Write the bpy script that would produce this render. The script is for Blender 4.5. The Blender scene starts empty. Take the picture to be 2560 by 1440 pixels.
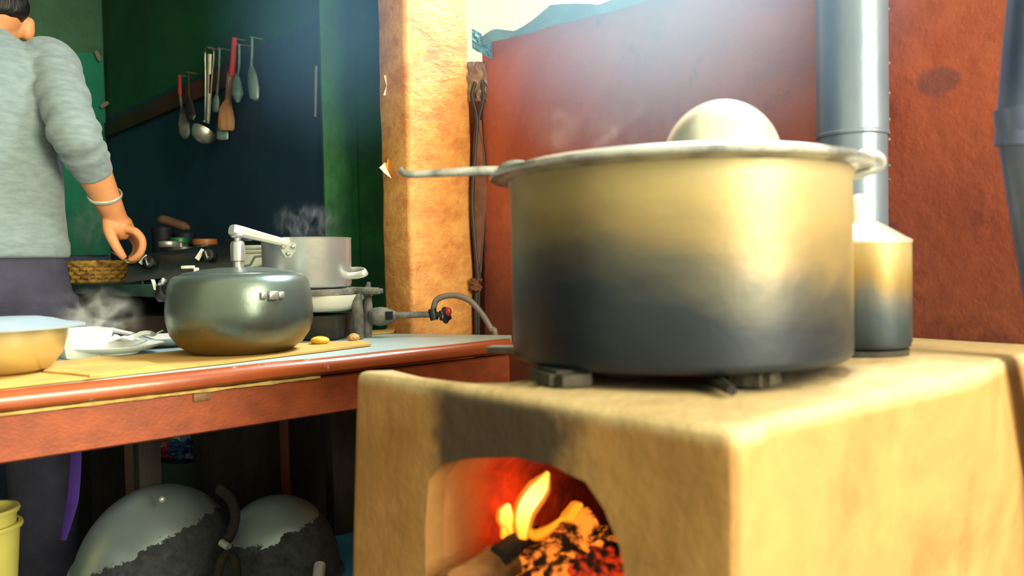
import bpy, bmesh, math, random
from mathutils import Vector as V, Matrix, Euler, noise
random.seed(4)
SC = bpy.context.scene
COL = SC.collection
# ------------------------------------------------------------------ camera
FPX = 1970.0; EYE = .96
_p = math.atan(60/FPX); _a = math.radians(1.2)
_f = V((0, math.cos(_p), -math.sin(_p))); _r0 = V((1, 0, 0)); _u0 = V((0, math.sin(_p), math.cos(_p)))
_r = _r0*math.cos(_a) - _u0*math.sin(_a); _u = _u0*math.cos(_a) + _r0*math.sin(_a)
CAM = V((0, 0, EYE))
cd = bpy.data.cameras.new('camera'); cam = bpy.data.objects.new('camera', cd); COL.objects.link(cam)
M = Matrix((_r, _u, -_f)).transposed().to_4x4(); M.translation = CAM
cam.matrix_world = M
cd.sensor_width = 36; cd.lens = 36*FPX/2560; cd.clip_start = .02
cd.dof.use_dof = True; cd.dof.focus_distance = 1.75; cd.dof.aperture_fstop = 3.6
SC.camera = cam
# ------------------------------------------------------------------ world, lights, exposure
W = bpy.data.worlds.new('sky'); SC.world = W; W.use_nodes = True
bg = W.node_tree.nodes['Background']; bg.inputs[0].default_value = (1.0, .96, .57, 1); bg.inputs[1].default_value = 1.25
def lamp(name, kind, loc, target, energy, color, **k):
    l = bpy.data.lights.new(name, kind); l.energy = energy; l.color = color
    for a, b in k.items(): setattr(l, a, b)
    o = bpy.data.objects.new(name, l); COL.objects.link(o); o.location = loc
    o.rotation_euler = (V(target)-V(loc)).to_track_quat('-Z', 'Y').to_euler(); return o
lamp('doorway_daylight', 'AREA', (2.3, -1.3, 1.75), (-.1, 1.2, .95), 290, (1, .92, .66), shape='RECTANGLE', size=1.5, size_y=1.9)
lamp('sky_through_opening', 'AREA', (1.05, 2.15, 3.1), (-.1, 1.35, .8), 190, (.84, .95, 1), shape='RECTANGLE', size=1.2, size_y=.8)
SC.view_settings.view_transform = 'Standard'; SC.view_settings.look = 'None'
SC.view_settings.exposure = 0; SC.view_settings.gamma = 1; SC.view_settings.use_curve_mapping = False
SC.cycles.use_denoising = True; SC.cycles.max_bounces = 6; SC.cycles.volume_bounces = 1
SC.cycles.volume_step_rate = 2; SC.cycles.volume_max_steps = 96
# ------------------------------------------------------------------ pixel helpers
def ray(x, y): return _f + _r*((x-1280)/FPX) - _u*((y-720)/FPX)
def at(x, y, Y): d = ray(x, y); return CAM + d*(Y/d.y)
def onz(x, y, z): d = ray(x, y); return CAM + d*((z-EYE)/d.z)
def onpl(x, y, p, n): d = ray(x, y); return CAM + d*((V(p)-CAM).dot(n)/d.dot(n))
A = V((.727, .687, 0)).normalized(); B = V((-A.y, A.x, 0)); Z = V((0, 0, 1))
ZS = EYE-.13                      # top of the mud stove
ZT = EYE-.16                      # top of the table
O = onz(1840, 1070, ZS); O.z = 0  # near corner of the stove
def uvz(u, v, z): return O + A*u + B*v + Z*z
UW = .818                         # plane of the red wall
UD = .579                         # plane of the dark wall
# ------------------------------------------------------------------ materials
def s2l(c):
    out = []
    for x in c[:3]:
        x /= 255; out.append(x/12.92 if x <= .04045 else ((x+.055)/1.055)**2.4)
    return (*out, 1)
class NT:
    def __init__(s, name):
        s.m = bpy.data.materials.new(name); s.m.use_nodes = True; s.t = s.m.node_tree; s.n = s.t.nodes
        s.b = s.n['Principled BSDF']; s.out = s.n['Material Output']
    def add(s, t, **k):
        n = s.n.new(t)
        for a, b in k.items(): setattr(n, a, b)
        return n
    def link(s, a, b): s.t.links.new(a, b)
    def coord(s, stretch=(1, 1, 1), which='Object'):
        tc = s.add('ShaderNodeTexCoord'); mp = s.add('ShaderNodeMapping'); mp.inputs['Scale'].default_value = stretch
        s.link(tc.outputs[which], mp.inputs[0]); return mp.outputs[0]
    def noise(s, vec, scale, detail=4, rough=.55, dist=0):
        n = s.add('ShaderNodeTexNoise'); n.inputs['Scale'].default_value = scale; n.inputs['Detail'].default_value = detail
        n.inputs['Roughness'].default_value = rough; n.inputs['Distortion'].default_value = dist
        s.link(vec, n.inputs['Vector']); return n.outputs['Fac']
    def ramp(s, fac, stops, interp='LINEAR'):
        r = s.add('ShaderNodeValToRGB'); r.color_ramp.interpolation = interp; e = r.color_ramp.elements
        while len(e) < len(stops): e.new(.5)
        for i, (p, c) in enumerate(stops): e[i].position = p; e[i].color = c if len(c) == 4 else (*c, 1)
        s.link(fac, r.inputs[0]); return r.outputs[0]
    def math(s, op, a, b=None, c=None, clamp=False):
        m = s.add('ShaderNodeMath', operation=op, use_clamp=clamp)
        for i, x in enumerate((a, b, c)):
            if x is None: continue
            if isinstance(x, (int, float)): m.inputs[i].default_value = x
            else: s.link(x, m.inputs[i])
        return m.outputs[0]
    def mix(s, fac, a, b):
        m = s.add('ShaderNodeMix', data_type='RGBA')
        for sock, x in ((m.inputs[0], fac), (m.inputs[6], a), (m.inputs[7], b)):
            if isinstance(x, (int, float)): sock.default_value = x
            elif isinstance(x, tuple): sock.default_value = x
            else: s.link(x, sock)
        return m.outputs[2]
    def sep(s, vec):
        x = s.add('ShaderNodeSeparateXYZ'); s.link(vec, x.inputs[0]); return x.outputs
    def smooth(s, v, lo, hi):
        m = s.add('ShaderNodeMapRange', interpolation_type='SMOOTHSTEP'); m.inputs[1].default_value = lo; m.inputs[2].default_value = hi
        s.link(v, m.inputs[0]); return m.outputs[0]
    def bump(s, h, strength, dist=.01):
        b = s.add('ShaderNodeBump'); b.inputs['Strength'].default_value = strength; b.inputs['Distance'].default_value = dist
        s.link(h, b.inputs['Height']); s.link(b.outputs[0], s.b.inputs['Normal'])
    def base(s, x):
        if isinstance(x, tuple): s.b.inputs['Base Color'].default_value = x
        else: s.link(x, s.b.inputs['Base Color'])
def mat(name, c1, c2=None, scale=6, rough=.6, metal=0, bump=0, bscale=None, stretch=(1, 1, 1), lo=.35, hi=.65, trans=0, bdist=.01, coat=0, sheen=0):
    k = NT(name); k.b.inputs['Roughness'].default_value = rough; k.b.inputs['Metallic'].default_value = metal
    k.b.inputs['Transmission Weight'].default_value = trans; k.b.inputs['Coat Weight'].default_value = coat; k.b.inputs['Sheen Weight'].default_value = sheen
    v = k.coord(stretch)
    if c2 is None: c2 = tuple(x*.82 for x in c1)
    k.base(k.ramp(k.noise(v, scale), [(lo, s2l(c1)), (hi, s2l(c2))]))
    if bump: k.bump(k.noise(v, bscale or scale*4, 6), bump, bdist)
    return k.m
MT = {}
MT['steel'] = mat('brushed_steel', (205, 207, 205), (180, 184, 184), 12, .28, .75, .05, 60)
MT['alu'] = mat('dull_aluminium', (222, 224, 220), (190, 196, 196), 9, .36, .55, .08, 40)
MT['bright_alu'] = mat('pale_aluminium', (235, 235, 225), (215, 218, 210), 9, .32, .6, .05, 40)
MT['iron'] = mat('grey_cast_iron', (128, 126, 116), (82, 82, 80), 22, .7, .4, .4, 70)
MT['black_plastic'] = mat('black_plastic', (26, 28, 34), (18, 20, 26), 8, .35)
MT['black_glass'] = mat('black_enamel', (22, 34, 36), (14, 22, 26), 6, .25, 0, .03, 30)
MT['white'] = mat('white_plastic', (240, 240, 228), (225, 228, 218), 6, .4)
MT['paper'] = mat('white_paper', (236, 238, 232), (215, 220, 222), 14, .8)
MT['wood_red'] = mat('varnished_red_wood', (196, 84, 34), (150, 60, 26), 5, .34, 0, .1, 30, (2, 14, 14), coat=.3)
MT['apron'] = mat('painted_orange_wood', (156, 70, 30), (132, 58, 28), 4, .55, 0, .15, 24, (2, 9, 9))
MT['dark_wood'] = mat('dark_brown_wood', (54, 44, 38), (34, 30, 30), 7, .7, 0, .2, 30, (8, 8, 2))
MT['cardboard'] = mat('brown_cardboard', (212, 170, 92), (190, 146, 74), 9, .8, 0, .08, 40)
MT['spoonwood'] = mat('pale_wood', (142, 102, 70), (112, 78, 52), 9, .6, 0, .1, 30, (6, 6, 1))
MT['dull_spoonwood'] = mat('smoke_darkened_wood', (88, 62, 44), (66, 46, 34), 9, .7, 0, .1, 30, (6, 6, 1))
MT['red'] = mat('red_plastic', (166, 34, 34), (136, 26, 28), 9, .4)
MT['green_plastic'] = mat('green_plastic', (14, 92, 50), (10, 74, 40), 9, .4)
MT['orange_plastic'] = mat('orange_plastic', (158, 92, 40), (130, 74, 30), 9, .45)
MT['glass'] = mat('jar_glass', (90, 110, 105), (60, 80, 80), 6, .12, 0, 0, trans=.6)
MT['wicker'] = mat('tan_wicker', (214, 168, 78), (150, 108, 46), 40, .65, 0, .2, 90)
MT['skin'] = mat('skin', (222, 154, 106), (206, 134, 88), 9, .5, 0, .06, 120)
MT['hair'] = mat('black_hair', (22, 18, 18), (10, 9, 10), 60, .45, 0, .6, 160, (1, 1, .25))
MT['sweater'] = mat('grey_marl_knit', (132, 148, 152), (116, 132, 138), 34, .9, 0, .25, 260, (1, 1, 3), sheen=.2)
MT['trousers'] = mat('charcoal_cloth', (66, 66, 86), (48, 48, 66), 8, .9, 0, .2, 120)
MT['teal_cloth'] = mat('teal_cloth', (10, 116, 92), (6, 92, 76), 5, .85, 0, .1, 90)
MT['rubber'] = mat('grey_rubber_hose', (120, 108, 100), (92, 84, 80), 16, .5)
MT['blackcable'] = mat('black_cable', (48, 40, 42), (34, 30, 34), 16, .5)
MT['brown_strip'] = mat('brown_cloth_strip', (128, 76, 54), (86, 54, 46), 14, .8, 0, .4, 40)
MT['yellow_bucket'] = mat('yellow_plastic', (214, 206, 112), (196, 186, 92), 5, .45)
MT['purple'] = mat('purple_ribbon', (84, 50, 160), (66, 40, 136), 6, .6)
MT['blue_tarp'] = mat('blue_tarpaulin', (60, 140, 176), (36, 96, 134), 7, .5, 0, .4, 16)
MT['blue_bag'] = mat('blue_bag', (26, 80, 130), (16, 52, 96), 7, .35, 0, .5, 22)
MT['red_bag'] = mat('red_bag', (150, 40, 52), (110, 26, 40), 7, .3, 0, .5, 22)
MT['clear_bag'] = mat('pale_bag', (200, 214, 214), (150, 172, 178), 9, .3, 0, .5, 22)
MT['navy_paint'] = None
MT['char'] = mat('charred_stone', (34, 34, 32), (56, 52, 44), 14, .85, 0, .6, 40)
MT['charcoal'] = mat('charred_wood', (26, 24, 26), (44, 38, 36), 30, .85, 0, .8, 60)
MT['log'] = mat('split_firewood', (176, 124, 74), (130, 86, 50), 7, .8, 0, .5, 30, (1, 8, 8))
MT['flue'] = mat('zinc_flue', (128, 142, 160), (92, 110, 140), 5, .36, .45, .15, 18, (1, 1, .4))
MT['pole'] = mat('bluish_steel', (104, 116, 148), (74, 88, 124), 5, .4, .4, .1, 18)
MT['floor'] = mat('cement_floor', (58, 54, 54), (40, 38, 40), 3, .8, 0, .3, 20)
MT['ceil'] = mat('sooty_ceiling', (34, 34, 36), (24, 26, 30), 3, .9)
MT['lemon'] = mat('lemon_peel', (232, 190, 60), (222, 176, 44), 12, .5, 0, .2, 60)
MT['crumb'] = mat('bread_crust', (206, 170, 110), (176, 136, 80), 24, .8, 0, .4, 60)
MT['foil'] = mat('foil', (205, 205, 195), (180, 184, 178), 8, .35, .9, .15, 40)
MT['plate_steel'] = mat('satin_steel', (196, 212, 222), (176, 194, 208), 12, .3, .35)
MT['rim'] = mat('dented_rim_metal', (206, 208, 206), (128, 134, 138), 22, .32, .6, .2, 40, lo=.42, hi=.62)
MT['pan_alu'] = mat('spun_aluminium', (226, 228, 226), (206, 212, 214), 9, .34, .8, .04, 60)
MT['spoon_steel'] = mat('tarnished_steel', (96, 124, 128), (64, 86, 92), 18, .4, .5)
MT['wire'] = mat('pale_steel_wire', (200, 198, 186), (170, 168, 158), 30, .35, .9)
MT['yellow_scrap'] = mat('yellow_scrap', (228, 176, 30), (212, 150, 24), 12, .6)
MT['bench'] = mat('green_edge_slab', (70, 100, 92), (48, 74, 70), 9, .5, 0, .2, 30)
def m_red_wall():
    k = NT('red_limewash'); v = k.coord(); z = k.sep(v)[2]
    n1 = k.noise(v, 2.2, 6, .65, .6); n2 = k.noise(v, 9, 8, .7)
    c = k.ramp(n1, [(.3, s2l((136, 60, 40))), (.52, s2l((168, 78, 52))), (.72, s2l((186, 98, 68)))])
    c = k.mix(k.smooth(n2, .56, .7), c, s2l((132, 58, 44)))
    c = k.mix(k.math('MULTIPLY', k.smooth(k.noise(v, 5, 3, .5), .66, .7), .6), c, s2l((92, 60, 62)))
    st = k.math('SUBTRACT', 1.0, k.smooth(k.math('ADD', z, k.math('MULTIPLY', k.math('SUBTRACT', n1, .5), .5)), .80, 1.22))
    c = k.mix(k.math('MULTIPLY', st, .72), c, s2l((72, 34, 26)))   # shade on the lower wall, painted in as a darker tone
    k.base(c); k.b.inputs['Roughness'].default_value = .7
    k.bump(k.math('ADD', n2, k.math('MULTIPLY', k.noise(v, 40, 4), .4)), .5, .008); return k.m
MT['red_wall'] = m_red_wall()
def m_post():
    k = NT('peeling_orange_paint'); v = k.coord((1, 1, 1.6))
    n1 = k.noise(v, 14, 6, .65); n2 = k.noise(v, 55, 6, .6)
    c = k.ramp(n1, [(.35, s2l((202, 128, 72))), (.6, s2l((230, 168, 96)))])
    c = k.mix(k.smooth(k.noise(v, 36, 5, .6), .68, .74), c, s2l((232, 192, 130)))
    k.base(c); k.b.inputs['Roughness'].default_value = .42
    k.bump(k.math('ADD', n1, n2), .5, .007); return k.m
MT['post'] = m_post()
def m_dado(name, zline, seed=0):
    k = NT(name); v = k.coord(); z = k.sep(v)[2]
    n = k.noise(v, 3, 6, .6, .4); fine = k.noise(v, 18, 6, .6)
    g = k.ramp(n, [(.3, s2l((16, 62, 38))), (.6, s2l((26, 92, 58))), (.8, s2l((52, 92, 46)))])
    d = k.ramp(n, [(.3, s2l((20, 42, 72))), (.7, s2l((32, 62, 96)))])
    d = k.mix(k.math('MULTIPLY', k.smooth(fine, .62, .75), .5), d, s2l((58, 30, 28)))
    zz = k.math('ADD', z, k.math('MULTIPLY', k.math('SUBTRACT', k.noise(v, 9, 6, .7), .5), .05))
    k.base(k.mix(k.math('GREATER_THAN', zz, zline), d, g)); k.b.inputs['Roughness'].default_value = .6
    k.bump(fine, .3, .008); return k.m
ZP = 1.64
MT['dado'] = m_dado('green_over_navy_paint', ZP)
def m_greenjamb():
    k = NT('green_limewash'); v = k.coord(); n = k.noise(v, 7, 7, .65, .4)
    c = k.ramp(n, [(.3, s2l((16, 62, 44))), (.6, s2l((30, 98, 58))), (.75, s2l((48, 106, 60)))])
    k.base(c); k.b.inputs['Roughness'].default_value = .6; k.bump(k.noise(v, 30, 6), .4, .008); return k.m
MT['jamb'] = m_greenjamb()
def m_mud():
    k = NT('smoothed_mud'); v = k.coord(); x, y, z = k.sep(v)
    n1 = k.noise(v, 5, 5, .6, .5); n2 = k.noise(k.coord((1.5, 1.5, 1)), 9, 5, .6)
    c = k.ramp(n1, [(.3, s2l((160, 112, 62))), (.55, s2l((184, 138, 82))), (.75, s2l((198, 156, 98)))])
    c = k.mix(k.math('MULTIPLY', k.smooth(n2, .55, .72), .35), c, s2l((146, 98, 52)))
    # soot licked up from the fire mouth (front) and round the pot hole (top)
    ny = k.math('ADD', y, k.math('MULTIPLY', k.math('SUBTRACT', k.noise(v, 9, 4, .6), .5), .16))
    band = k.math('MULTIPLY', k.smooth(ny, .14, .20), k.math('SUBTRACT', 1.0, k.smooth(ny, .36, .41)))
    up = k.math('MULTIPLY', k.smooth(z, .70, .75), k.math('SUBTRACT', 1.0, k.smooth(z, .815, .832)))
    fr = k.math('SUBTRACT', 1.0, k.smooth(x, .04, .07))
    soot = k.math('MULTIPLY', k.math('MULTIPLY', band, up), fr)
    soot = k.math('MULTIPLY', soot, k.smooth(k.noise(k.coord((1, 12, 1.5)), 2.0, 3, .5), .16, .40))
    dx = k.math('SUBTRACT', x, .264); dy = k.math('SUBTRACT', y, .238)
    rr = k.math('SQRT', k.math('ADD', k.math('MULTIPLY', dx, dx), k.math('MULTIPLY', dy, dy)))
    rr = k.math('ADD', rr, k.math('MULTIPLY', k.math('SUBTRACT', n1, .5), .08))
    ring = k.math('MULTIPLY', k.math('SUBTRACT', 1.0, k.smooth(rr, .16, .215)), k.smooth(z, .80, .815))
    s = k.math('MAXIMUM', k.math('MULTIPLY', soot, .9), k.math('MULTIPLY', ring, .85))
    c = k.mix(k.math('MULTIPLY', k.smooth(z, ZS-.022, ZS-.006), .85), c, k.ramp(n2, [(.35, s2l((214, 194, 150))), (.65, s2l((196, 172, 128)))]))   # paler towards the top face
    k.base(k.mix(s, c, s2l((46, 44, 42)))); k.b.inputs['Roughness'].default_value = .75
    k.bump(k.math('ADD', n2, k.math('MULTIPLY', k.noise(v, 30, 5), .5)), .35, .012); return k.m
MT['mud'] = m_mud()
def m_burnt():
    k = NT('burnt_red_mud'); v = k.coord(); x, y, z = k.sep(v); n = k.noise(v, 16, 6, .65, .5)
    c = k.ramp(n, [(.3, s2l((70, 26, 18))), (.55, s2l((150, 60, 36))), (.75, s2l((188, 96, 60)))])
    pale = k.ramp(n, [(.35, s2l((176, 120, 74))), (.65, s2l((206, 156, 104)))])
    k.base(k.mix(k.smooth(k.math('ADD', x, k.math('MULTIPLY', n, .06)), .06, .12), pale, c)); k.b.inputs['Roughness'].default_value = .85
    k.bump(n, .6, .01); return k.m
MT['burnt'] = m_burnt()
def m_grad(name, stops, z0, z1, amp, nscale, rough=.4, metal=.5, streak=(1, 1, .35), tilt=(0, 0), bump=.1):
    k = NT(name); v = k.coord(); x, y, z = k.sep(v)
    n = k.noise(k.coord(streak), nscale, 6, .6, .4)
    t = k.math('DIVIDE', k.math('SUBTRACT', z, z0), z1-z0)
    t = k.math('ADD', t, k.math('MULTIPLY', k.math('SUBTRACT', n, .5), amp))
    t = k.math('ADD', t, k.math('ADD', k.math('MULTIPLY', x, tilt[0]), k.math('MULTIPLY', y, tilt[1])))
    k.base(k.ramp(t, [(p, s2l(c)) for p, c in stops])); k.b.inputs['Roughness'].default_value = rough; k.b.inputs['Metallic'].default_value = metal
    if bump: k.bump(k.noise(v, 30, 5), bump, .006)
    return k.m
MT['bigpot'] = m_grad('sooted_brass_pot', [(0, (26, 32, 42)), (.24, (38, 46, 56)), (.42, (84, 82, 74)), (.60, (140, 122, 86)), (.78, (170, 150, 104)), (1, (180, 168, 128))], 0, .22, .5, 4, .4, .35, (1, 1, 2.6), (.85, 0.0))
MT['smallpot'] = m_grad('sooted_aluminium_pot', [(0, (30, 36, 44)), (.32, (66, 78, 88)), (.5, (104, 104, 100)), (.68, (160, 132, 80)), (.95, (196, 176, 124))], 0, .15, .5, 14, .42, .5, (1.5, 1.5, .3), (.8, -.8))
MT['cooker'] = m_grad('cooker_stain_reflection', [(0, (92, 72, 40)), (.22, (120, 98, 58)), (.34, (84, 84, 70)), (.42, (92, 104, 98)), (1, (112, 126, 120))], 0, .15, .8, 4, .32, .65, (1, 1, 1))  # brown below: mottled stain with the cardboard's reflection put into the colour
MT['bowl'] = m_grad('brassy_steel', [(0, (176, 148, 90)), (.4, (198, 176, 120)), (.8, (206, 190, 140)), (1, (206, 198, 166))], 0, .08, .3, 5, .3, .5, (1, 1, 1))
def m_wok(name, soot, nx, thr, amp, amp_s=9):
    k = NT(name); v = k.coord(); x, y, z = k.sep(v)
    n = k.noise(v, 16, 8, .75); d = k.math('ADD', k.math('ADD', k.math('MULTIPLY', x, nx[0]), k.math('MULTIPLY', y, nx[1])), k.math('MULTIPLY', z, nx[2]))
    d = k.math('ADD', d, k.math('MULTIPLY', k.math('SUBTRACT', n, .5), amp))
    m = k.math('LESS_THAN', d, thr)
    st = k.ramp(k.noise(v, 4, 3), [(.35, s2l((172, 186, 192))), (.65, s2l((130, 144, 152)))])
    so = k.ramp(k.noise(v, 40, 6, .7), [(.3, s2l((30, 33, 40))), (.7, s2l((68, 72, 80)))])
    k.base(k.mix(m, st, so))
    k.link(k.math('MULTIPLY_ADD', m, .5, .36), k.b.inputs['Roughness']); k.link(k.math('MULTIPLY_ADD', m, -.5, .55), k.b.inputs['Metallic'])
    k.bump(k.math('MULTIPLY', m, k.math('ADD', 1.0, k.math('MULTIPLY', k.noise(v, 45, 6, .7), 1.2))), .8, .004); return k.m
def m_tabletop():
    k = NT('worn_pale_laminate'); v = k.coord(); n = k.noise(v, 7, 6, .6)
    k.base(k.ramp(n, [(.3, s2l((186, 198, 190))), (.6, s2l((166, 184, 182))), (.75, s2l((140, 152, 150)))])); k.b.inputs['Roughness'].default_value = .4
    return k.m
MT['tabletop'] = m_tabletop()
def m_lip():
    k = NT('chipped_red_varnish'); v = k.coord(); n = k.noise(v, 22, 6, .65)
    c = k.ramp(k.noise(v, 5, 4), [(.35, s2l((170, 82, 38))), (.65, s2l((140, 64, 34)))])
    k.base(k.mix(k.smooth(n, .62, .67), c, s2l((150, 152, 148)))); k.b.inputs['Roughness'].default_value = .3; k.b.inputs['Coat Weight'].default_value = .3
    k.bump(n, .15, .004); return k.m
MT['lip'] = m_lip()
def m_emit(name, stops, z0, z1, strength, axis=2, nz=0):
    k = NT(name); v = k.coord(); z = k.sep(v)[axis]
    t = k.math('DIVIDE', k.math('SUBTRACT', z, z0), z1-z0)
    if nz: t = k.math('ADD', t, k.math('MULTIPLY', k.math('SUBTRACT', k.noise(v, 34, 5), .5), nz))
    c = k.ramp(t, stops); e = k.add('ShaderNodeEmission'); e.inputs[1].default_value = strength
    k.link(c, e.inputs[0]); k.link(e.outputs[0], k.out.inputs[0]); return k.m
MT['flame'] = m_emit('flame', [(0, (1, .40, .02)), (.25, (1, .72, .10)), (.6, (1, .9, .34)), (1, (1, .6, .06))], 0, .085, 2.4)
def m_veil():
    k = NT('flame_veil'); e = k.add('ShaderNodeEmission'); e.inputs[0].default_value = (1, .26, .01, 1); e.inputs[1].default_value = 1.5
    t = k.add('ShaderNodeBsdfTransparent'); mx = k.add('ShaderNodeMixShader'); mx.inputs[0].default_value = .42
    k.link(t.outputs[0], mx.inputs[1]); k.link(e.outputs[0], mx.inputs[2]); k.link(mx.outputs[0], k.out.inputs[0]); return k.m
MT['veil'] = m_veil()
def m_ember(name, hot, thr, st):
    k = NT(name); v = k.coord(); n = k.noise(v, 42, 5, .65, .4)
    g = k.smooth(n, thr, thr+.14); k.base(k.ramp(n, [(.3, s2l((28, 20, 18))), (.7, s2l((80, 50, 36)))])); k.b.inputs['Roughness'].default_value = .9
    k.b.inputs['Emission Color'].default_value = hot; k.link(k.math('MULTIPLY', g, st), k.b.inputs['Emission Strength'])
    k.bump(n, .6, .006); return k.m
MT['ember'] = m_ember('glowing_ember', (1, .05, .006, 1), .42, .7)
MT['glowlog'] = m_ember('glowing_log', (1, .22, .02, 1), .46, 1.6)
def m_tarp():
    k = NT('blue_translucent_tarp'); v = k.coord(); k.base(k.ramp(k.noise(v, 8, 5), [(.35, s2l((120, 176, 196))), (.65, s2l((88, 146, 176)))]))
    k.b.inputs['Roughness'].default_value = .5
    t = k.add('ShaderNodeBsdfTranslucent'); t.inputs[0].default_value = s2l((130, 180, 196)); mx = k.add('ShaderNodeMixShader'); mx.inputs[0].default_value = .25
    k.link(k.b.outputs[0], mx.inputs[1]); k.link(t.outputs[0], mx.inputs[2]); k.link(mx.outputs[0], k.out.inputs[0])
    k.bump(k.noise(v, 14, 6), .4, .01); return k.m
MT['tarp'] = m_tarp()
# ------------------------------------------------------------------ mesh helpers (world coordinates)
def tris(bm): return bm
def box(bm, c, ax, ay, az, bev=0, seg=2):
    """box centred at c with half-axes ax, ay, az (vectors)"""
    r = bmesh.ops.create_cube(bm, size=2); vs = r['verts']
    m = Matrix((ax, ay, az)).transposed().to_4x4(); m.translation = c
    bmesh.ops.transform(bm, matrix=m, verts=vs)
    if bev:
        es = list({e for v in vs for e in v.link_edges})
        bmesh.ops.bevel(bm, geom=es, offset=bev, segments=seg, profile=.5, affect='EDGES')
def frame(zdir, hint=None):
    z = V(zdir).normalized(); h = V(hint) if hint else (V((0, 0, 1)) if abs(z.z) < .9 else V((1, 0, 0)))
    x = (h - z*h.dot(z)).normalized(); y = z.cross(x); return x, y, z
def rings(bm, rs, closed=True, cap0=True, cap1=True):
    prev = None; first = None
    for r in rs:
        vs = [bm.verts.new(p) for p in r]
        if prev:
            n = len(vs)
            for i in range(n if closed else n-1):
                j = (i+1) % n
                bm.faces.new((prev[i], prev[j], vs[j], vs[i]))
        else: first = vs
        prev = vs
    if cap0 and closed: bm.faces.new(list(reversed(first)))
    if cap1 and closed: bm.faces.new(prev)
def lathe(bm, c, prof, seg=48, axis=(0, 0, 1), wob=None):
    x, y, z = frame(axis); rs = []; c = V(c)
    cap0 = prof[0][0] > 1e-6; cap1 = prof[-1][0] > 1e-6
    for r, h in prof:
        r = max(r, 1e-5)
        rs.append([c + z*h + (x*math.cos(2*math.pi*i/seg) + y*math.sin(2*math.pi*i/seg))*(r*(1+(wob(i/seg, h) if wob else 0))) for i in range(seg)])
    rings(bm, rs, True, False, False)
    bmesh.ops.remove_doubles(bm, verts=bm.verts[:], dist=2e-5)
def smooth_pts(pts, n):
    """catmull-rom through points"""
    P = [V(p) for p in pts]; P = [P[0]*2-P[1]] + P + [P[-1]*2-P[-2]]; out = []
    for i in range(1, len(P)-2):
        for k in range(n):
            t = k/n; a, b, c, d = P[i-1], P[i], P[i+1], P[i+2]
            out.append(.5*((2*b) + (c-a)*t + (2*a-5*b+4*c-d)*t*t + (3*b-a-3*c+d)*t**3))
    out.append(P[-2]); return out
def lerp_list(vals, n):
    out = []
    for i in range(n):
        t = i/(n-1)*(len(vals)-1); k = min(int(t), len(vals)-2); f = t-k; out.append(vals[k]*(1-f)+vals[k+1]*f)
    return out
def tube(bm, pts, r, seg=10, sm=0, flat=None, hint=None):
    """r: number or list; flat: scale of the second cross axis"""
    P = smooth_pts(pts, sm) if sm else [V(p) for p in pts]
    R = [r]*len(P) if isinstance(r, (int, float)) else lerp_list(list(r), len(P))
    rs = []; x = None
    for i, p in enumerate(P):
        d = (P[min(i+1, len(P)-1)] - P[max(i-1, 0)]).normalized()
        if x is None: x, y, _ = frame(d, hint)
        else:
            x = (x - d*x.dot(d)).normalized(); y = d.cross(x)
        fy = 1 if flat is None else (flat if isinstance(flat, (int, float)) else lerp_list(list(flat), len(P))[i])
        rs.append([p + (x*math.cos(2*math.pi*k/seg) + y*math.sin(2*math.pi*k/seg)*fy)*R[i] for k in range(seg)])
    rings(bm, rs)
def prism(bm, poly, d):
    a = [bm.verts.new(p) for p in poly]; b = [bm.verts.new(V(p)+V(d)) for p in poly]; n = len(a)
    bm.faces.new(a); bm.faces.new(list(reversed(b)))
    for i in range(n): bm.faces.new((a[i], b[i], b[(i+1) % n], a[(i+1) % n]))
    bmesh.ops.recalc_face_normals(bm, faces=bm.faces[:])
def sheet(bm, fn, nu, nv, thick=.0006):
    """curved sheet fn(s,t)->point, given real thickness"""
    g = [[V(fn(i/nu, j/nv)) for j in range(nv+1)] for i in range(nu+1)]
    top = []; bot = []
    for i in range(nu+1):
        rt = []; rb = []
        for j in range(nv+1):
            du = g[min(i+1, nu)][j]-g[max(i-1, 0)][j]; dv = g[i][min(j+1, nv)]-g[i][max(j-1, 0)]
            nrm = du.cross(dv); nrm = nrm.normalized() if nrm.length > 1e-9 else Z
            rt.append(bm.verts.new(g[i][j]+nrm*thick)); rb.append(bm.verts.new(g[i][j]-nrm*thick))
        top.append(rt); bot.append(rb)
    for i in range(nu):
        for j in range(nv):
            bm.faces.new((top[i][j], top[i+1][j], top[i+1][j+1], top[i][j+1])); bm.faces.new((bot[i][j], bot[i][j+1], bot[i+1][j+1], bot[i+1][j]))
    for i in range(nu):
        bm.faces.new((top[i][0], bot[i][0], bot[i+1][0], top[i+1][0])); bm.faces.new((top[i][nv], top[i+1][nv], bot[i+1][nv], bot[i][nv]))
    for j in range(nv):
        bm.faces.new((top[0][j], top[0][j+1], bot[0][j+1], bot[0][j])); bm.faces.new((top[nu][j], bot[nu][j], bot[nu][j+1], top[nu][j+1]))
def ico(bm, c, r, sub=3, sc=(1, 1, 1), rot=None, jit=0, freq=3):
    q = bmesh.ops.create_icosphere(bm, subdivisions=sub, radius=1); m = (rot or Matrix.Identity(3))
    for v in q['verts']:
        d = v.co.normalized(); k = 1 + (noise.noise(d*freq+V(c)*7)*jit if jit else 0)
        v.co = V(c) + m @ V((d.x*r*sc[0]*k, d.y*r*sc[1]*k, d.z*r*sc[2]*k))
def thing(name, label, cat, loc, rz=0, group=None):
    o = bpy.data.objects.new(name, None); COL.objects.link(o); o.empty_display_size = .02
    o.matrix_world = Matrix.Translation(V(loc)) @ Matrix.Rotation(rz, 4, 'Z')
    o.location = loc; o.rotation_euler = (0, 0, rz)
    o['label'] = label; o['category'] = cat
    if group: o['group'] = group
    return o
def world_of(o):
    m = o.matrix_basis.copy()
    while o.parent: o = o.parent; m = o.matrix_basis @ m
    return m
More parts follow.
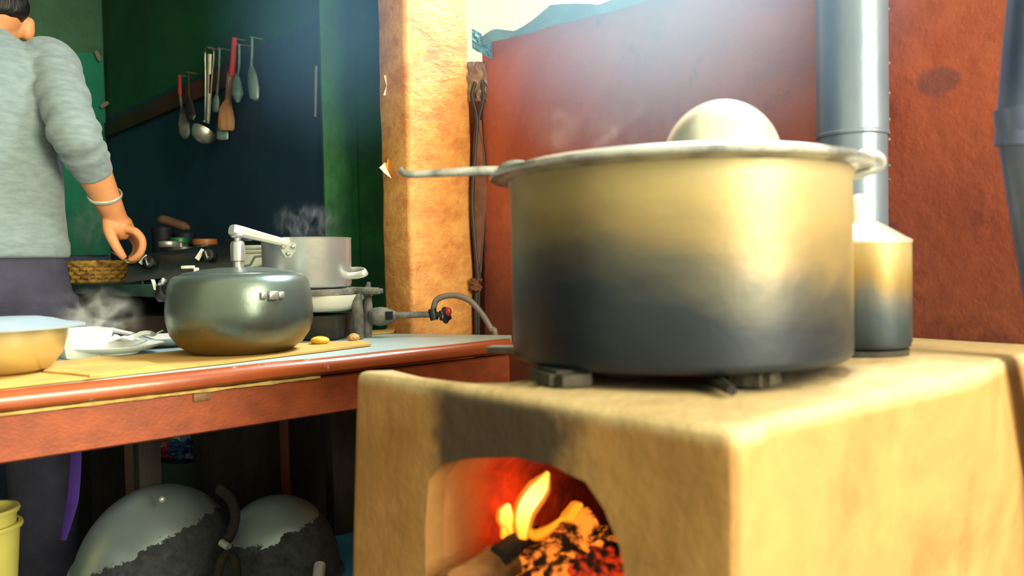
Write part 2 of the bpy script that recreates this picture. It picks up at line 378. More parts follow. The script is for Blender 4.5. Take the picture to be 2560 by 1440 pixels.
def obj(name, fn, material, parent=None, loc=None, rz=0, label=None, cat=None, group=None, kind=None, flat=False, crease=38, remesh=0, smooth_it=0, sub=0):
    bm = bmesh.new()
    if callable(fn): fn(bm)
    else: bm.free(); bm = fn
    bmesh.ops.recalc_face_normals(bm, faces=bm.faces[:])
    me = bpy.data.meshes.new(name)
    if parent: base = world_of(parent)
    else: base = Matrix.Translation(V(loc or (0, 0, 0))) @ Matrix.Rotation(rz, 4, 'Z')
    bmesh.ops.transform(bm, matrix=base.inverted(), verts=bm.verts[:])
    for f in bm.faces: f.smooth = not flat
    for e in bm.edges:
        if len(e.link_faces) == 2 and e.calc_face_angle(0) > math.radians(crease): e.smooth = False
    bm.to_mesh(me); bm.free()
    me.materials.append(MT[material] if isinstance(material, str) else material)
    o = bpy.data.objects.new(name, me); COL.objects.link(o)
    if parent: o.parent = parent
    else: o.location = loc or (0, 0, 0); o.rotation_euler = (0, 0, rz)
    if remesh or sub:
        if remesh:
            m = o.modifiers.new('r', 'REMESH'); m.mode = 'VOXEL'; m.voxel_size = remesh; m.use_smooth_shade = True
            if smooth_it: s = o.modifiers.new('s', 'SMOOTH'); s.iterations = smooth_it; s.factor = .5
        if sub: s = o.modifiers.new('d', 'SUBSURF'); s.levels = s.render_levels = sub
        bpy.context.view_layer.update()
        nm = bpy.data.meshes.new_from_object(o.evaluated_get(bpy.context.evaluated_depsgraph_get()))
        o.modifiers.clear(); o.data = nm
        if not nm.materials: nm.materials.append(MT[material] if isinstance(material, str) else material)
        for p in nm.polygons: p.use_smooth = True
    for k_, v_ in (('label', label), ('category', cat), ('group', group), ('kind', kind)):
        if v_: o[k_] = v_
    return o
def B_(f): return f
def struct(name, fn, material, **k): return obj(name, fn, material, kind='structure', **k)
# ================================================================== SETTING
def plane_box(u0, u1, v0, v1, z0, z1, bev=0):
    def f(bm): box(bm, uvz((u0+u1)/2, (v0+v1)/2, (z0+z1)/2), A*((u1-u0)/2), B*((v1-v0)/2), Z*((z1-z0)/2), bev)
    return f
struct('floor', plane_box(-4, 2.4, -3.5, 4.2, -.06, 0), 'floor')
struct('ceiling', plane_box(-2.6, .62, 1.0, 3.75, 2.35, 2.42), 'ceil')
ZRW = onpl(1420, 50, O+A*UW, A).z                                   # top of the red wall
v_gap = (onpl(1214, 400, O+A*UW, A)-O).dot(B)
def redwall(bm):
    # slab with a wavy top edge and gently uneven face
    n = 60; m = 40; v0, v1 = -2.6, v_gap
    def fn(s, t):
        v = v0+(v1-v0)*s; top = ZRW + .012*math.sin(v*7)+.01*noise.noise(V((v*5, 0, 0))) + (.9 if False else 0)
        z = top*t; return uvz(UW + .012 + .012*noise.noise(V((v*3, z*3, 5))) + .004*noise.noise(V((v*11, z*11, 1))), v, z)
    sheet(bm, fn, n, m, .02)
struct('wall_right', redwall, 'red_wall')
struct('wall_back', plane_box(-2.6, UD+.12, 3.46, 3.56, 0, 2.4), 'dado')
struct('wall_side', plane_box(UD, UD+.1, 1.60, 3.46, 0, 2.4), 'dado')
struct('wall_left', plane_box(-2.7, -2.6, 1.0, 3.7, 0, 2.4), 'dado')
def railf(bm):
    box(bm, uvz(UD-.008, 2.80, ZP-.055), A*.008, B*.66, Z*.032, .003)
obj('trim_1', railf, mat('red_brown_board', (84, 40, 30), (58, 30, 26), 6, .7), kind='structure')
# green jamb beyond the opening and the board that closes the gap
struct('wall_jamb', plane_box(UD+.101, UW+.06, 1.60, 1.68, 0, 2.4), 'jamb')
struct('trim_2', plane_box(UD-.004, UD+.101, 1.592, 1.6, 0, 2.36), 'jamb')
# orange pilaster: near corner under pixel 1025
PC = at(1026, 600, 1.90); uP = (PC-O).dot(A); vP = (PC-O).dot(B)
uP1 = uP+.2
def post(bm):
    box(bm, uvz((uP+uP1)/2, vP+.06, 1.25), A*((uP1-uP)/2), B*.06, Z*1.25, .012, 3)
    bmesh.ops.subdivide_edges(bm, edges=[e for e in bm.edges if abs(e.verts[0].co.z-e.verts[1].co.z) > 1], cuts=60)
    for v in bm.verts: v.co += A*.004*noise.noise(v.co*9) + B*.003*noise.noise(v.co*12+V((3, 3, 3)))
struct('trim_3', post, 'post')
# gap shade coloured into a board beside the jamb; brown board by red wall
struct('gap_shade_board', plane_box(UW-.045, UW-.02, vP+.13, 1.59, 0, 2.36), mat('navy_gap_shade', (18, 24, 44), (14, 18, 34), 5, .7))
ZG = onpl(1195, 185, uvz(UW, v_gap, 0), A).z
struct('trim_5', plane_box(UW+.03, UW+.06, v_gap-.03, vP+.10, 0, ZG), mat('brown_board', (120, 60, 44), (84, 44, 38), 5, .7))
# ================================================================== STOVE
def lerp_at(tab, x):
    for (a, p), (b, q) in zip(tab, tab[1:]):
        if x <= b: return p+(q-p)*max(0, (x-a)/(b-a))
    return tab[-1][1]
def stove():
    bm = bmesh.new(); L = UW-.012; Wd = .545; H = ZS
    bmesh.ops.create_cube(bm, size=1)
    for v in bm.verts: v.co = V(((v.co.x+.5)*L, (v.co.y+.5)*Wd, (v.co.z+.5)*H))
    bmesh.ops.bevel(bm, geom=[e for e in bm.edges], offset=.014, segments=3, profile=.6, affect='EDGES')
    bmesh.ops.triangulate(bm, faces=bm.faces[:])
    for _ in range(5):
        es = [e for e in bm.edges if e.calc_length() > .035]
        if not es: break
        bmesh.ops.subdivide_edges(bm, edges=es, cuts=1)
    bmesh.ops.triangulate(bm, faces=bm.faces[:])
    for v in bm.verts:
        c = v.co; q = V((c.x, c.y, c.z))
        a = noise.noise(q*4.2)*.010 + noise.noise(q*11)*.0035
        if c.z > H-.02:
            v.co.z += noise.noise(q*3.1+V((4, 0, 0)))*.006
            ye = lerp_at(((0, .56), (.05, .50), (.13, .40), (.2, .37), (.45, .37), (.6, .50), (1, .6)), c.x)   # the back shoulder falls away
            v.co.z -= min(.05, max(0, c.y-ye)*.65)
        if c.x < .02: v.co.x += a - .016*math.sin(min(1, c.z/.8)*math.pi)*max(0, (c.y-.40)/.14)
        if c.y < .02: v.co.y += -.058*c.x/.8 + noise.noise(q*5)*.008 - (.016*math.sin((c.x-.2)/.6*math.pi*2) if c.x > .05 and c.z > H-.03 else 0)*.8
        if c.y > Wd-.02: v.co.y += a
    me = bpy.data.meshes.new('mud_stove'); bm.to_mesh(me); bm.free()
    o = bpy.data.objects.new('mud_stove', me); COL.objects.link(o)
    def cutter(fn):
        b = bmesh.new(); fn(b); bmesh.ops.recalc_face_normals(b, faces=b.faces[:]); m = bpy.data.meshes.new('c'); b.to_mesh(m); b.free()
        c = bpy.data.objects.new('c', m); COL.objects.link(c); return c
    mouth = [(.118, .40), (.115, .60), (.117, .68), (.122, .705), (.137, .735), (.160, .755), (.20, .763), (.25, .762), (.31, .752), (.355, .742), (.384, .715), (.392, .66), (.392, .40)]
    def tun(b):
        rs = []
        for u, g in ((-.06, .008), (.02, .004), (.06, -.004), (.16, .0), (.30, .0), (.42, -.02), (.48, -.06)):
            cy, cz = .252, .60; rs.append([V((u, cy+(y-cy)*(1+g*4)+noise.noise(V((u*9, y*20, z*20)))*.004, z+(g*.6 if z > .6 else 0)+noise.noise(V((u*9, y*20, z*20+5)))*.004)) for y, z in mouth])
        rings(b, rs); bmesh.ops.triangulate(b, faces=b.faces[:])
    c1 = cutter(tun); c2 = cutter(lambda b: lathe(b, (.264, .238, .70), [(0, 0), (.10, 0), (.115, .2), (0, .2)], 40))
    for c in (c1, c2):
        m = o.modifiers.new('b', 'BOOLEAN'); m.operation = 'DIFFERENCE'; m.object = c; m.solver = 'EXACT'
    bpy.context.view_layer.update()
    nm = bpy.data.meshes.new_from_object(o.evaluated_get(bpy.context.evaluated_depsgraph_get()))
    o.modifiers.clear(); o.data = nm
    for c in (c1, c2): bpy.data.objects.remove(c)
    nm.materials.clear(); nm.materials.append(MT['mud']); nm.materials.append(MT['burnt']); nm.materials.append(MT['char'])
    for p in nm.polygons:
        c = p.center; p.use_smooth = True
        ins = .10 < c.y < .41 and .38 < c.z < .80 and .016 < c.x < .6
        hole = (c.x-.264)**2+(c.y-.238)**2 < .1155**2 and c.z > .6 and abs(p.normal.z) < .6
        if ins: p.material_index = 1
        if hole and (c.z > .765 or not ins): p.material_index = 2
    b = bmesh.new(); b.from_mesh(nm)
    for e in b.edges:
        if len(e.link_faces) == 2 and e.calc_face_angle(0) > math.radians(50): e.smooth = False
    b.to_mesh(nm); b.free()
    o.location = O; o.rotation_euler = (0, 0, math.atan2(A.y, A.x))
    o['label'] = 'tan mud cooking stove with an arched fire mouth under the big pot'; o['category'] = 'stove'
    return o
stove_o = stove()
# stones that carry the big pot
PB = V((.199, .958, 0)); PR = .199; ZP0 = ZS+.017
def stone(c, L, W_, H_, ang, seed):
    def f(bm):
        r = bmesh.ops.create_cube(bm, size=2); a = A*math.cos(ang)+B*math.sin(ang); b = Z.cross(a)
        bmesh.ops.bevel(bm, geom=bm.edges[:], offset=.35, segments=2, affect='EDGES')
        for v in bm.verts:
            k = 1+.12*noise.noise(v.co*1.3+V((seed, 0, 0)))
            v.co = c + a*v.co.x*L*k + b*v.co.y*W_*k + Z*(v.co.z*H_*.8)
    return f
for q, dist, L, ang, lab in (((1400, 960), .0, .040, 1.2, 'charred flat stone wedged under the front left of the big pot'),
                       ((1880, 965), .0, .024, .2, 'small charred stone under the front right of the big pot'),
                       (None, .0, .035, .6, 'charred stone hidden behind under the big pot, near the red wall')):
    c = onz(q[0], q[1], ZS) if q else PB+A*.12+B*.05+Z*0
    c.z = ZS+.0088
    obj('pot_stone', stone(c, L, .024, .0115, ang, L*90), 'char', loc=(c.x, c.y, ZS), label=lab, cat='stone', group='stones under the big pot', crease=60)
# twigs by the right-hand stone
tw = onz(1800, 975, ZS)
def twig(bm): tube(bm, [onz(1735, 935, ZS)+Z*.010, onz(1800, 978, ZS)+Z*.008, onz(1830, 996, ZS)+Z*.007], [.006, .007, .005], 6)
obj('twig', twig, 'charcoal', loc=(tw.x, tw.y, ZS), label='charred twig lying on the stove top before the small stone', cat='twig')
# ---------------- big pot
bp = thing('cooking_pot', 'huge sooty brass coloured pot with flared rim standing on the mud stove', 'pot', PB+Z*ZP0)
HP = EYE+.110-ZP0
def potbody(bm):
    c = PB+Z*ZP0; h = HP-.012
    lathe(bm, c, [(0, .0), (PR-.009, 0), (PR-.004, .001), (PR-.0005, .005), (PR, .010), (PR, h*.5), (PR, h-.012), (PR+.003, h), (PR-.003, h), (PR-.004, .03), (PR-.02, .006), (0, .005)], 96)
obj('body', potbody, 'bigpot', bp)
def potrim(bm):
    c = PB+Z*ZP0; h = HP-.012
    lathe(bm, c, [(PR-.003, h), (PR+.003, h-.001), (PR+.010, h+.002), (PR+.019, h+.004), (PR+.0235, h+.003), (PR+.0245, h+.006), (PR+.022, h+.010), (PR+.012, h+.011), (PR+.002, h+.008), (PR-.003, h)], 96,
          wob=lambda a, z: .004*math.sin(a*2*math.pi*3)+.003*noise.noise(V((math.cos(a*6.283)*2, math.sin(a*6.283)*2, 0))))
obj('rim', potrim, 'rim', bp, label='dented bright flared rim')
# long handle to the left
h0 = at(1265, 428, .955); h1 = at(1110, 432, .97); h2 = at(1022, 436, .985); h3 = at(1000, 426, .99)
def lhand(bm): tube(bm, [h0, at(1200, 428, .96), h1, h2, h3], [.0058, .0056, .005, .0045, .004], 10, 5, .7)
obj('handle', lhand, 'rim', bp, label='long thin steel handle sticking out to the left')
def lug(bm):
    e = at(1266, 424, .955); ico(bm, e+V((.012, 0, -.002)), .018, 3, (1.3, 1, .75))
obj('handle_socket', lug, 'iron', bp, label='dark socket gripping the rim')
def rhand(bm):
    p = [at(2128, 388, .90), at(2180, 385, .90), at(2203, 398, .905), at(2198, 418, .91), at(2160, 432, .915), at(2132, 440, .92)]
    tube(bm, p, .0052, 10, 5)
obj('handle', rhand, 'alu', bp, label='small loop handle at the right')
# lid and the upside-down bowl on it
lc = PB+Z*(EYE+.110+.001)
def lidf(bm): lathe(bm, lc, [(0, -.001), (.16, -.001), (.197, -.003), (.201, .0), (.197, .003), (.16, .0025), (0, .0025)], 72)
obj('lid', lidf, 'alu', bp, label='flat dull metal disc lid')
dc = at(1803, 392, .962); dc.z = EYE+.1148
dr = .0705
def dome(bm):
    prof = [(dr+.003, 0), (dr+.004, .002), (dr+.001, .004)] + [(dr*math.cos(t*math.pi/2/14), .004+dr*1.05*math.sin(t*math.pi/2/14)) for t in range(0, 15)]
    prof += [((dr-.002)*math.cos(t*math.pi/2/14), .004+(dr*1.05-.002)*math.sin(t*math.pi/2/14)) for t in range(14, -1, -1)] + [(dr-.001, 0), (dr+.003, 0)]
    lathe(bm, dc, prof, 64)
obj('metal_bowl', dome, 'bright_alu', loc=dc, label='round bright metal bowl upside down on top of the huge pot', cat='bowl')
b0 = at(1222, 890, 1.16); bdir = at(1290, 893, 1.15)-b0; bdir.z = 0; bdir.normalize()
b0.z = ZS+.0; be = b0+bdir*.42
obj('iron_bar', lambda bm: box(bm, (b0+be)/2+Z*.0052, bdir*.21, Z.cross(bdir)*.016, Z*.0045, .0015), 'iron', loc=b0, label='flat iron bar lying behind the huge pot, its end sticking out at the left', cat='bar')
# ---------------- small pot behind
az = math.atan((2150-1280)/FPX); D2 = 1.145; SR = .0625
sp = V((math.sin(az)*D2, math.cos(az)*D2, 0)); sz = ZS+.010
o_ = thing('tall_pot', 'small tall sooty pot with a bright knobbed lid behind the huge pot', 'pot', sp+Z*sz)
SHt = at(2200, 603, sp.y).z - sz
def spb(bm):
    lathe(bm, sp+Z*sz, [(0, 0), (SR-.008, 0), (SR-.002, .003), (SR, .010), (SR, SHt-.004), (SR+.001, SHt), (SR-.003, SHt), (SR-.004, .01), (0, .006)], 64)
obj('body', spb, 'smallpot', o_)
kz = at(2178, 549, sp.y).z - sz
def spl(bm): lathe(bm, sp+Z*sz, [(SR+.0005, SHt-.003), (SR+.0012, SHt+.001), (SR-.008, SHt+.006), (.03, kz-.007), (.017, kz), (0, kz+.001)], 64)
l_ = obj('lid', spl, 'bright_alu', o_, label='pale conical lid')
def spk(bm):
    kh = at(2150, 485, sp.y).z-sz-kz
    lathe(bm, sp+Z*(sz+kz), [(.0, -.001), (.015, -.001), (.0165, .004), (.0162, kh*.45), (.0145, kh*.7), (.010, kh*.92), (.004, kh), (0, kh)], 32)
obj('knob', spk, 'white', l_, label='rounded white knob')
def ringf(bm): lathe(bm, sp+Z*ZS, [(SR-.024, 0), (SR-.004, 0), (SR-.003, .0095), (SR-.024, .0095), (SR-.024, 0)], 40, wob=lambda a, z: .02*math.sin(a*31))
obj('pot_ring', ringf, 'char', loc=sp+Z*ZS, label='black sooty ring under the small tall pot on the stove', cat='ring')
# ---------------- flue
fp = at(2131, 400, 1.285); fr = .0525
fl = thing('flue_pipe', 'round bluish zinc chimney pipe rising from the stove by the red wall', 'pipe', (fp.x, fp.y, ZS))
zj = at(2160, 328, 1.235).z
def flue(bm):
    for z0, z1, r in ((ZS, zj+.02, fr), ):
        lathe(bm, (fp.x, fp.y, 0), [(r, z0), (r, (z0+z1)/2), (r, z1), (r-.002, z1), (r-.002, z0), (r, z0)], 56, wob=lambda a, z: .006*noise.noise(V((math.cos(a*6.283)*2, math.sin(a*6.283)*2, z*9))))
obj('lower_section', flue, 'flue', fl)
def flue2(bm):
    r = fr+.0018; lathe(bm, (fp.x, fp.y, 0), [(r, zj), (r, zj+.3), (r, 2.3), (r-.0015, 2.3), (r-.0015, zj), (r, zj)], 56, wob=lambda a, z: .006*noise.noise(V((math.cos(a*6.283)*2, math.sin(a*6.283)*2, z*9+4))))
obj('upper_section', flue2, 'flue', fl)
def collar(bm): r = fr+.0022; lathe(bm, (fp.x, fp.y, 0), [(r, zj-.002), (r+.0012, zj), (r+.0012, zj+.003), (r, zj+.005), (r-.002, zj+.005), (r-.002, zj-.002), (r, zj-.002)], 56)
obj('seam', collar, 'flue', fl)
for yy in (25, 160, 235, 300, 350, 415, 450):
    c = at(2203 if yy < 400 else 2208, yy, 1.27); d = (V((c.x, c.y, 0))-V((fp.x, fp.y, 0))).normalized(); c = V((fp.x, fp.y, c.z))+d*(fr+.001)
    obj('rivet', lambda bm: ico(bm, c, .0032, 2), 'iron', fl)
# leaning pole at the far right
plj = at(2560, 300, .94); pl1 = at(2600, -120, .925)
pl0 = plj+(at(2640, 800, .95)-plj)*2.6
pr = thing('metal_pole', 'leaning bluish metal pole at the right edge of the photo', 'pole', (pl0.x, pl0.y, 0))
d_ = (pl0-plj).normalized(); foot = plj+d_*((0-plj.z)/d_.z); d2 = (pl1-plj).normalized()
obj('lower_tube', lambda bm: tube(bm, [foot, foot*.5+plj*.5, plj], .030, 24), 'pole', pr)
obj('upper_tube', lambda bm: tube(bm, [plj-d2*.03, plj+d2*.4, plj+d2*1.2], [.029, .029, .029], 24), 'pole', pr)
obj('collar', lambda bm: tube(bm, [plj+d_*.03, plj, plj-d_*.018], [.0300, .0306, .0295], 24), 'pole', pr)
# ---------------- fire
FU = O+A*.078
def fpt(x, y, du=0): return onpl(x, y, FU+A*du, A)
ZF = .40
def logf(p0, p1, r, seed, seg=9):
    def f(bm):
        p0_, p1_ = V(p0), V(p1); n = 10; x, y, z = frame(p1_-p0_); rs = []
        for i in range(n+1):
            t = i/n; c = p0_.lerp(p1_, t)
            rs.append([c+(x*math.cos(6.283*k/seg)+y*math.sin(6.283*k/seg))*r*(1+.18*noise.noise(V((k*.9, t*4, seed)))+.06*noise.noise(V((k*3, t*14, seed))))*(1-.12*t) for k in range(seg)])
        rings(bm, rs)
    return f
L0 = fpt(1130, 1490, -.085); L1 = fpt(1325, 1362, .03)
obj('firewood_log', logf(L0, L0.lerp(L1, .72), .026, 3), 'log', loc=(L0+L1)/2, label='pale split log poking out of the fire mouth', cat='log')
obj('firewood_stick', logf(fpt(1245, 1392, -.03), fpt(1335, 1325, .03), .013, 8), 'charcoal', loc=fpt(1300, 1350), label='charred stick end burning at the foot of the flame', cat='firewood')
obj('firewood_log', logf(fpt(1300, 1420, .02), fpt(1490, 1305, .10), .024, 5), 'glowlog', loc=fpt(1400, 1370), label='glowing half-burnt log on the right inside the fire mouth', cat='log')
obj('firewood_log', logf(fpt(1310, 1500, .0), fpt(1530, 1360, .12), .03, 15), 'glowlog', loc=fpt(1420, 1440), label='lower half-burnt log crossing beneath the glowing log', cat='log')
for x, y, r, du, lab in ((1512, 1398, .016, .03, 'uppermost red hot ember at the right edge of the fire mouth'), (1478, 1424, .017, .02, 'red hot ember left of the uppermost one in the fire mouth'), (1528, 1432, .015, .02, 'red hot ember lowest at the right edge of the fire mouth')):
    c = fpt(x, y, du)
    obj('ember', lambda bm: ico(bm, c, r, 4, (1.3, .9, .75), None, .55, 2.0), 'ember', loc=c, label=lab, cat='ember', group='embers in the fire mouth')
obj('ash_bed', lambda bm: box(bm, uvz(.24, .252, .51), A*.20, B*.125, Z*.09, .02), 'charcoal', loc=uvz(.24, .252, .42), label='dark bed of ash and charcoal on the floor of the fire mouth', cat='ash', kind='stuff')
fire = thing('fire', 'bright yellow flame licking up in the mouth of the mud stove', 'flame', fpt(1290, 1345))
def fl_(pts, rad, fl=.55, du=0):
    return lambda bm: tube(bm, [fpt(x, y, du) for x, y in pts], rad, 12, 6, fl, hint=B)
def flame(pts, rad, fl=.55, du=0, core='flame', core_k=.68):
    f = obj('flame', fl_(pts, [r*core_k for r in rad], fl, du), core, fire)
    obj('flame_veil', fl_(pts, rad, fl, du), 'veil', f, label='orange edge of the flame')
low = m_emit('low_flame', [(0, (1, .30, .01)), (1, (1, .50, .04))], 0, .06, 1.5)
flame([(1306, 1345), (1306, 1305), (1314, 1272), (1334, 1240), (1354, 1215), (1370, 1182)], [.008, .0135, .0150, .0155, .0150, .0115, .003])
flame([(1276, 1335), (1268, 1312), (1266, 1288), (1272, 1262)], [.007, .010, .0150, .014, .004], .6, .004)
flame([(1268, 1360), (1262, 1330), (1262, 1305)], [.004, .008, .006, .001], .6)
flame([(1322, 1330), (1340, 1338), (1372, 1324), (1398, 1302), (1415, 1292)], [.006, .0065, .006, .004, .002, .001], .6, .006, low, .6)
flame([(1385, 1330), (1420, 1300), (1440, 1272), (1455, 1262)], [.006, .012, .010, .003], .5, .07, low, .5)
lamp('fire_glow', 'POINT', fpt(1310, 1270, .03), (0, 0, 0), .30, (1, .16, .025), shadow_soft_size=.02)
# ================================================================== TABLE
TF0 = onz(0, 980, ZT); TF1 = onz(1278, 849, ZT); td = (TF1-TF0).normalized(); tn = V((-td.y, td.x, 0))
tl = TF0-td*.45; tr = TF1+td*.0
TE = onz(1279, 838, ZT); TP = onz(985, 834, ZT)
def T(u, v, z=ZT): return V((TF0.x, TF0.y, 0))+td*u+tn*v+Z*z
uend = (TF1-TF0).dot(td)
tpu, tpv = (TP-TF0).dot(td), (TP-TF0).dot(tn)
TBV = .60
table = thing('work_table', 'long red-brown edged table with a pale worn top across the kitchen', 'table', (T(.3, .3, 0)))
poly = [T(-.45, .012), T(uend-.0, .012), TE, T(tpu, tpv), T(tpu-.16, TBV-.02), T(tpu-.3, TBV), T(-.45, TBV)]
def top(bm): prism(bm, [p+Z*0 for p in poly], -Z*.026)
obj('tabletop', top, 'tabletop', table)
def lip(bm):
    def prof(s):
        return [T(s, .016, ZT+.0012), T(s, .004, ZT+.001), T(s, -.003, ZT-.004), T(s, -.0055, ZT-.012), T(s, -.004, ZT-.022), T(s, .003, ZT-.028), T(s, .016, ZT-.029)]
    n = 60; rs = [[p+Z*.0012*noise.noise(p*6) for p in prof(-.45+(uend+.45)*i/n)] for i in range(n+1)]
    rings(bm, rs)
obj('edge_moulding', lip, 'lip', table, label='rounded chipped red-brown edge')
def chipstrip(bm):
    n = 70
    rs = []
    for i in range(n+1):
        s = -.42+(uend*.52+.42)*i/n; w = .0022+.0016*noise.noise(V((s*30, 0, 2))); rs.append([T(s, .004+q[0]*w, ZT-.0315+q[1]*w) for q in ((-1, -1), (1, -1), (1, 1), (-1, 1))])
    rings(bm, rs)
obj('glue_line', chipstrip, mat('yellow_filler', (206, 178, 104), (170, 140, 76), 40, .8, 0, .4, 80), table, label='ragged pale filler line under the edge')
def apron(bm):
    n = 40; rs = []
    for i in range(n+1):
        s = -.45+(uend+.45)*i/n; rs.append([T(s, .012, ZT-.033), T(s, .008, ZT-.036), T(s, .008, ZT-.098), T(s, .012, ZT-.101), T(s, .032, ZT-.101), T(s, .032, ZT-.033)])
    rings(bm, rs)
obj('apron', apron, 'apron', table, label='orange-brown front board')
def knot(bm):
    c = onpl(505, 992, T(0, .006), tn); box(bm, c, td*.014, tn*.003, Z*.0065, .002)
obj('patch', knot, 'spoonwood', table, label='small worn patch on the front board')
for i, (x0, x1, Yv, m_) in enumerate(((340, 396, .50, 'dark_wood'), (822, 880, .50, 'dark_wood'))):
    c = onpl((x0+x1)/2, 1150, T(0, Yv), tn); w = (onpl(x1, 1150, T(0, Yv), tn)-onpl(x0, 1150, T(0, Yv), tn)).length/2
    obj('leg', lambda bm: box(bm, V((c.x, c.y, (ZT-.03)/2)), td*w, tn*.022, Z*((ZT-.03)/2), .003), m_, table)
for u_ in (-.40,):
    for v_ in (.05, .55):
        obj('leg', lambda bm: box(bm, T(u_, v_, (ZT-.03)/2), td*.03, tn*.03, Z*((ZT-.03)/2), .003), 'dark_wood', table)
ZH = .30
obj('lower_shelf', lambda bm: box(bm, T(.25, .40, ZH-.02), td*.62, tn*.20, Z*.015, .003), 'dark_wood', table)
# cardboard and packing sheets on the table
def card(pts, z, t, seed):
    def f(bm):
        P = [onz(x, y, ZT)*1 for x, y in pts]
        a = []; n = len(P); Q = []
        for i in range(n):
            p, q = P[i], P[(i+1) % n]
            for k in range(8):
                w = p.lerp(q, k/8); Q.append(V((w.x, w.y, 0))+V((noise.noise(w*20+V((seed, 0, 0))), noise.noise(w*20+V((0, seed, 3))), 0))*.004)
        prism(bm, [p+Z*(ZT+z) for p in Q], Z*t)
    return f
c0 = onz(500, 905, ZT)
obj('cardboard_sheet', card([(-90, 985), (210, 952), (560, 912), (930, 866), (905, 857), (700, 866), (560, 872), (420, 886), (300, 900), (60, 915), (-90, 930)], .0015, .004, 1), 'cardboard', loc=c0, label='long brown cardboard sheet under the pressure cooker along the table edge', cat='cardboard')
obj('cardboard_scrap', card([(110, 940), (230, 952), (400, 925), (330, 905), (250, 902), (160, 915)], .0058, .003, 5), 'cardboard', loc=onz(250, 925, ZT), label='torn cardboard flap beside the brassy bowl', cat='cardboard')
def newsp(pts, z, seed, n): 
    return card(pts, z, .003, seed)
obj('cardboard_scrap', newsp([(775, 838), (830, 835), (960, 828), (990, 820), (985, 833), (860, 845), (790, 852)], .001, 9, 3), 'cardboard', loc=onz(860, 838, ZT), label='ragged yellow card under the iron gas ring', cat='cardboard')
# ---------------- pressure cooker
pc = at(603, 800, 1.49); pc.z = ZT+.0058
ck = thing('pressure_cooker', 'dark round pressure cooker with a tall steam weight on the cardboard', 'pressure cooker', pc)
def cb(bm):
    lathe(bm, pc, [(0, 0), (.080, 0), (.094, .004), (.112, .016), (.126, .036), (.1325, .062), (.133, .082), (.130, .110), (.126, .130), (.121, .140), (.112, .1455), (.104, .147), (.104, .143), (.118, .13), (.127, .08), (.1, .01), (0, .004)], 88)
cb_o = obj('body', cb, 'cooker', ck)
def cl(bm): lathe(bm, pc, [(.104, .144), (.1035, .148), (.098, .150), (.088, .152), (.080, .1525), (.072, .155), (.04, .1585), (0, .1595), (0, .155), (.07, .151), (.1, .144), (.104, .144)], 80)
lid = obj('lid', cl, 'cooker', ck)
wt = at(596, 680, 1.488); wt.z = pc.z+.157
def whistle(bm):
    lathe(bm, wt, [(0, 0), (.0095, 0), (.0095, .012), (.013, .014), (.0135, .030), (.0128, .046), (.011, .050), (.006, .052), (.006, .056), (.0115, .058), (.0125, .0615), (.010, .0645), (0, .065)], 28)
obj('steam_weight', whistle, 'steel', lid, label='shiny stepped steam weight')
hb = at(696, 739, 1.375)
def bracket(bm):
    d = V((hb.x-pc.x, hb.y-pc.y, 0)).normalized(); c = V((pc.x, pc.y, hb.z))+d*.1335; s = Z.cross(d)
    for k, (w, hh, t) in zip((-.0165, 0, .0165), ((.0055, .0058, .006), (.0085, .0075, .008), (.0055, .0058, .006))):
        box(bm, c+s*k-d*abs(k)*.12, s*w, Z*hh, d*t, .002)
obj('handle_bracket', bracket, 'steel', ck, label='riveted steel bracket')
def chandle(bm):
    d = (at(400, 705, 1.60)-at(500, 690, 1.62)).normalized()
    p0 = at(505, 694, 1.565); p1 = at(440, 712, 1.60); p2 = at(408, 722, 1.63)
    tube(bm, [p0, p0.lerp(p1, .5)+Z*.002, p1, p2], [.012, .019, .023, .021], 12, 4, .6)
    q = at(412, 742, 1.63); tube(bm, [p2+V((.004, 0, .006)), q, q-Z*.010], [.018, .020, .012], 12, 3, 1.1)
obj('handle', chandle, 'black_plastic', ck, label='black bakelite long handle')
def clasp(x, y, w, h):
    c = at(x, y, 1.545); return lambda bm: box(bm, c, V((w, 0, 0)), V((0, .004, 0)), Z*h, .002)
h_ = obj('clamp', clasp(470, 668, .013, .0032), 'bright_alu', ck, label='bright clamp piece')
obj('clamp', clasp(491, 683, .0048, .011), 'bright_alu', ck)
obj('clamp', clasp(384, 711, .0035, .012) if False else (lambda bm: box(bm, at(386, 712, 1.62), V((.003, 0, -.0006)), V((0, .004, 0)), V((-.003, 0, .011)), .001)), 'bright_alu', ck)
obj('rivet', lambda bm: ico(bm, at(408, 703, 1.605), .0055, 2, (.8, 1, 1.3)), 'bright_alu', ck)
# ---------------- iron gas ring with saucepan
gr = thing('gas_ring', 'rough grey cast iron gas ring on legs under the saucepan', 'burner', onz(880, 845, ZT))
GY = 1.78; gc = at(770, 722, GY); ztop = gc.z
def ringbars(bm):
    lathe(bm, gc-Z*.006, [(.10, -.007), (.115, -.007), (.116, .0), (.115, .006), (.10, .006), (.10, -.007)], 40)
obj('ring', ringbars, 'iron', gr)
for a in range(4):
    an = a*math.pi/2+.35
    d = V((math.cos(an), math.sin(an), 0))
    if a == 3: d = (at(950, 727, GY-.04)-gc); d.z = 0; d.normalize()
    L_ = .172 if a == 3 else .122
    obj('arm', lambda bm: tube(bm, [gc+d*.05-Z*.005, gc+d*L_*.7-Z*.006, gc+d*L_-Z*.007], [.006, .0085, .0075], 8, 3), 'iron', gr)
lg = [((890, 735), (897, 850), 1.745, [.0125, .0125, .0115]), ((918, 735), (917, 845), 1.80, [.009, .0125, .0105])]
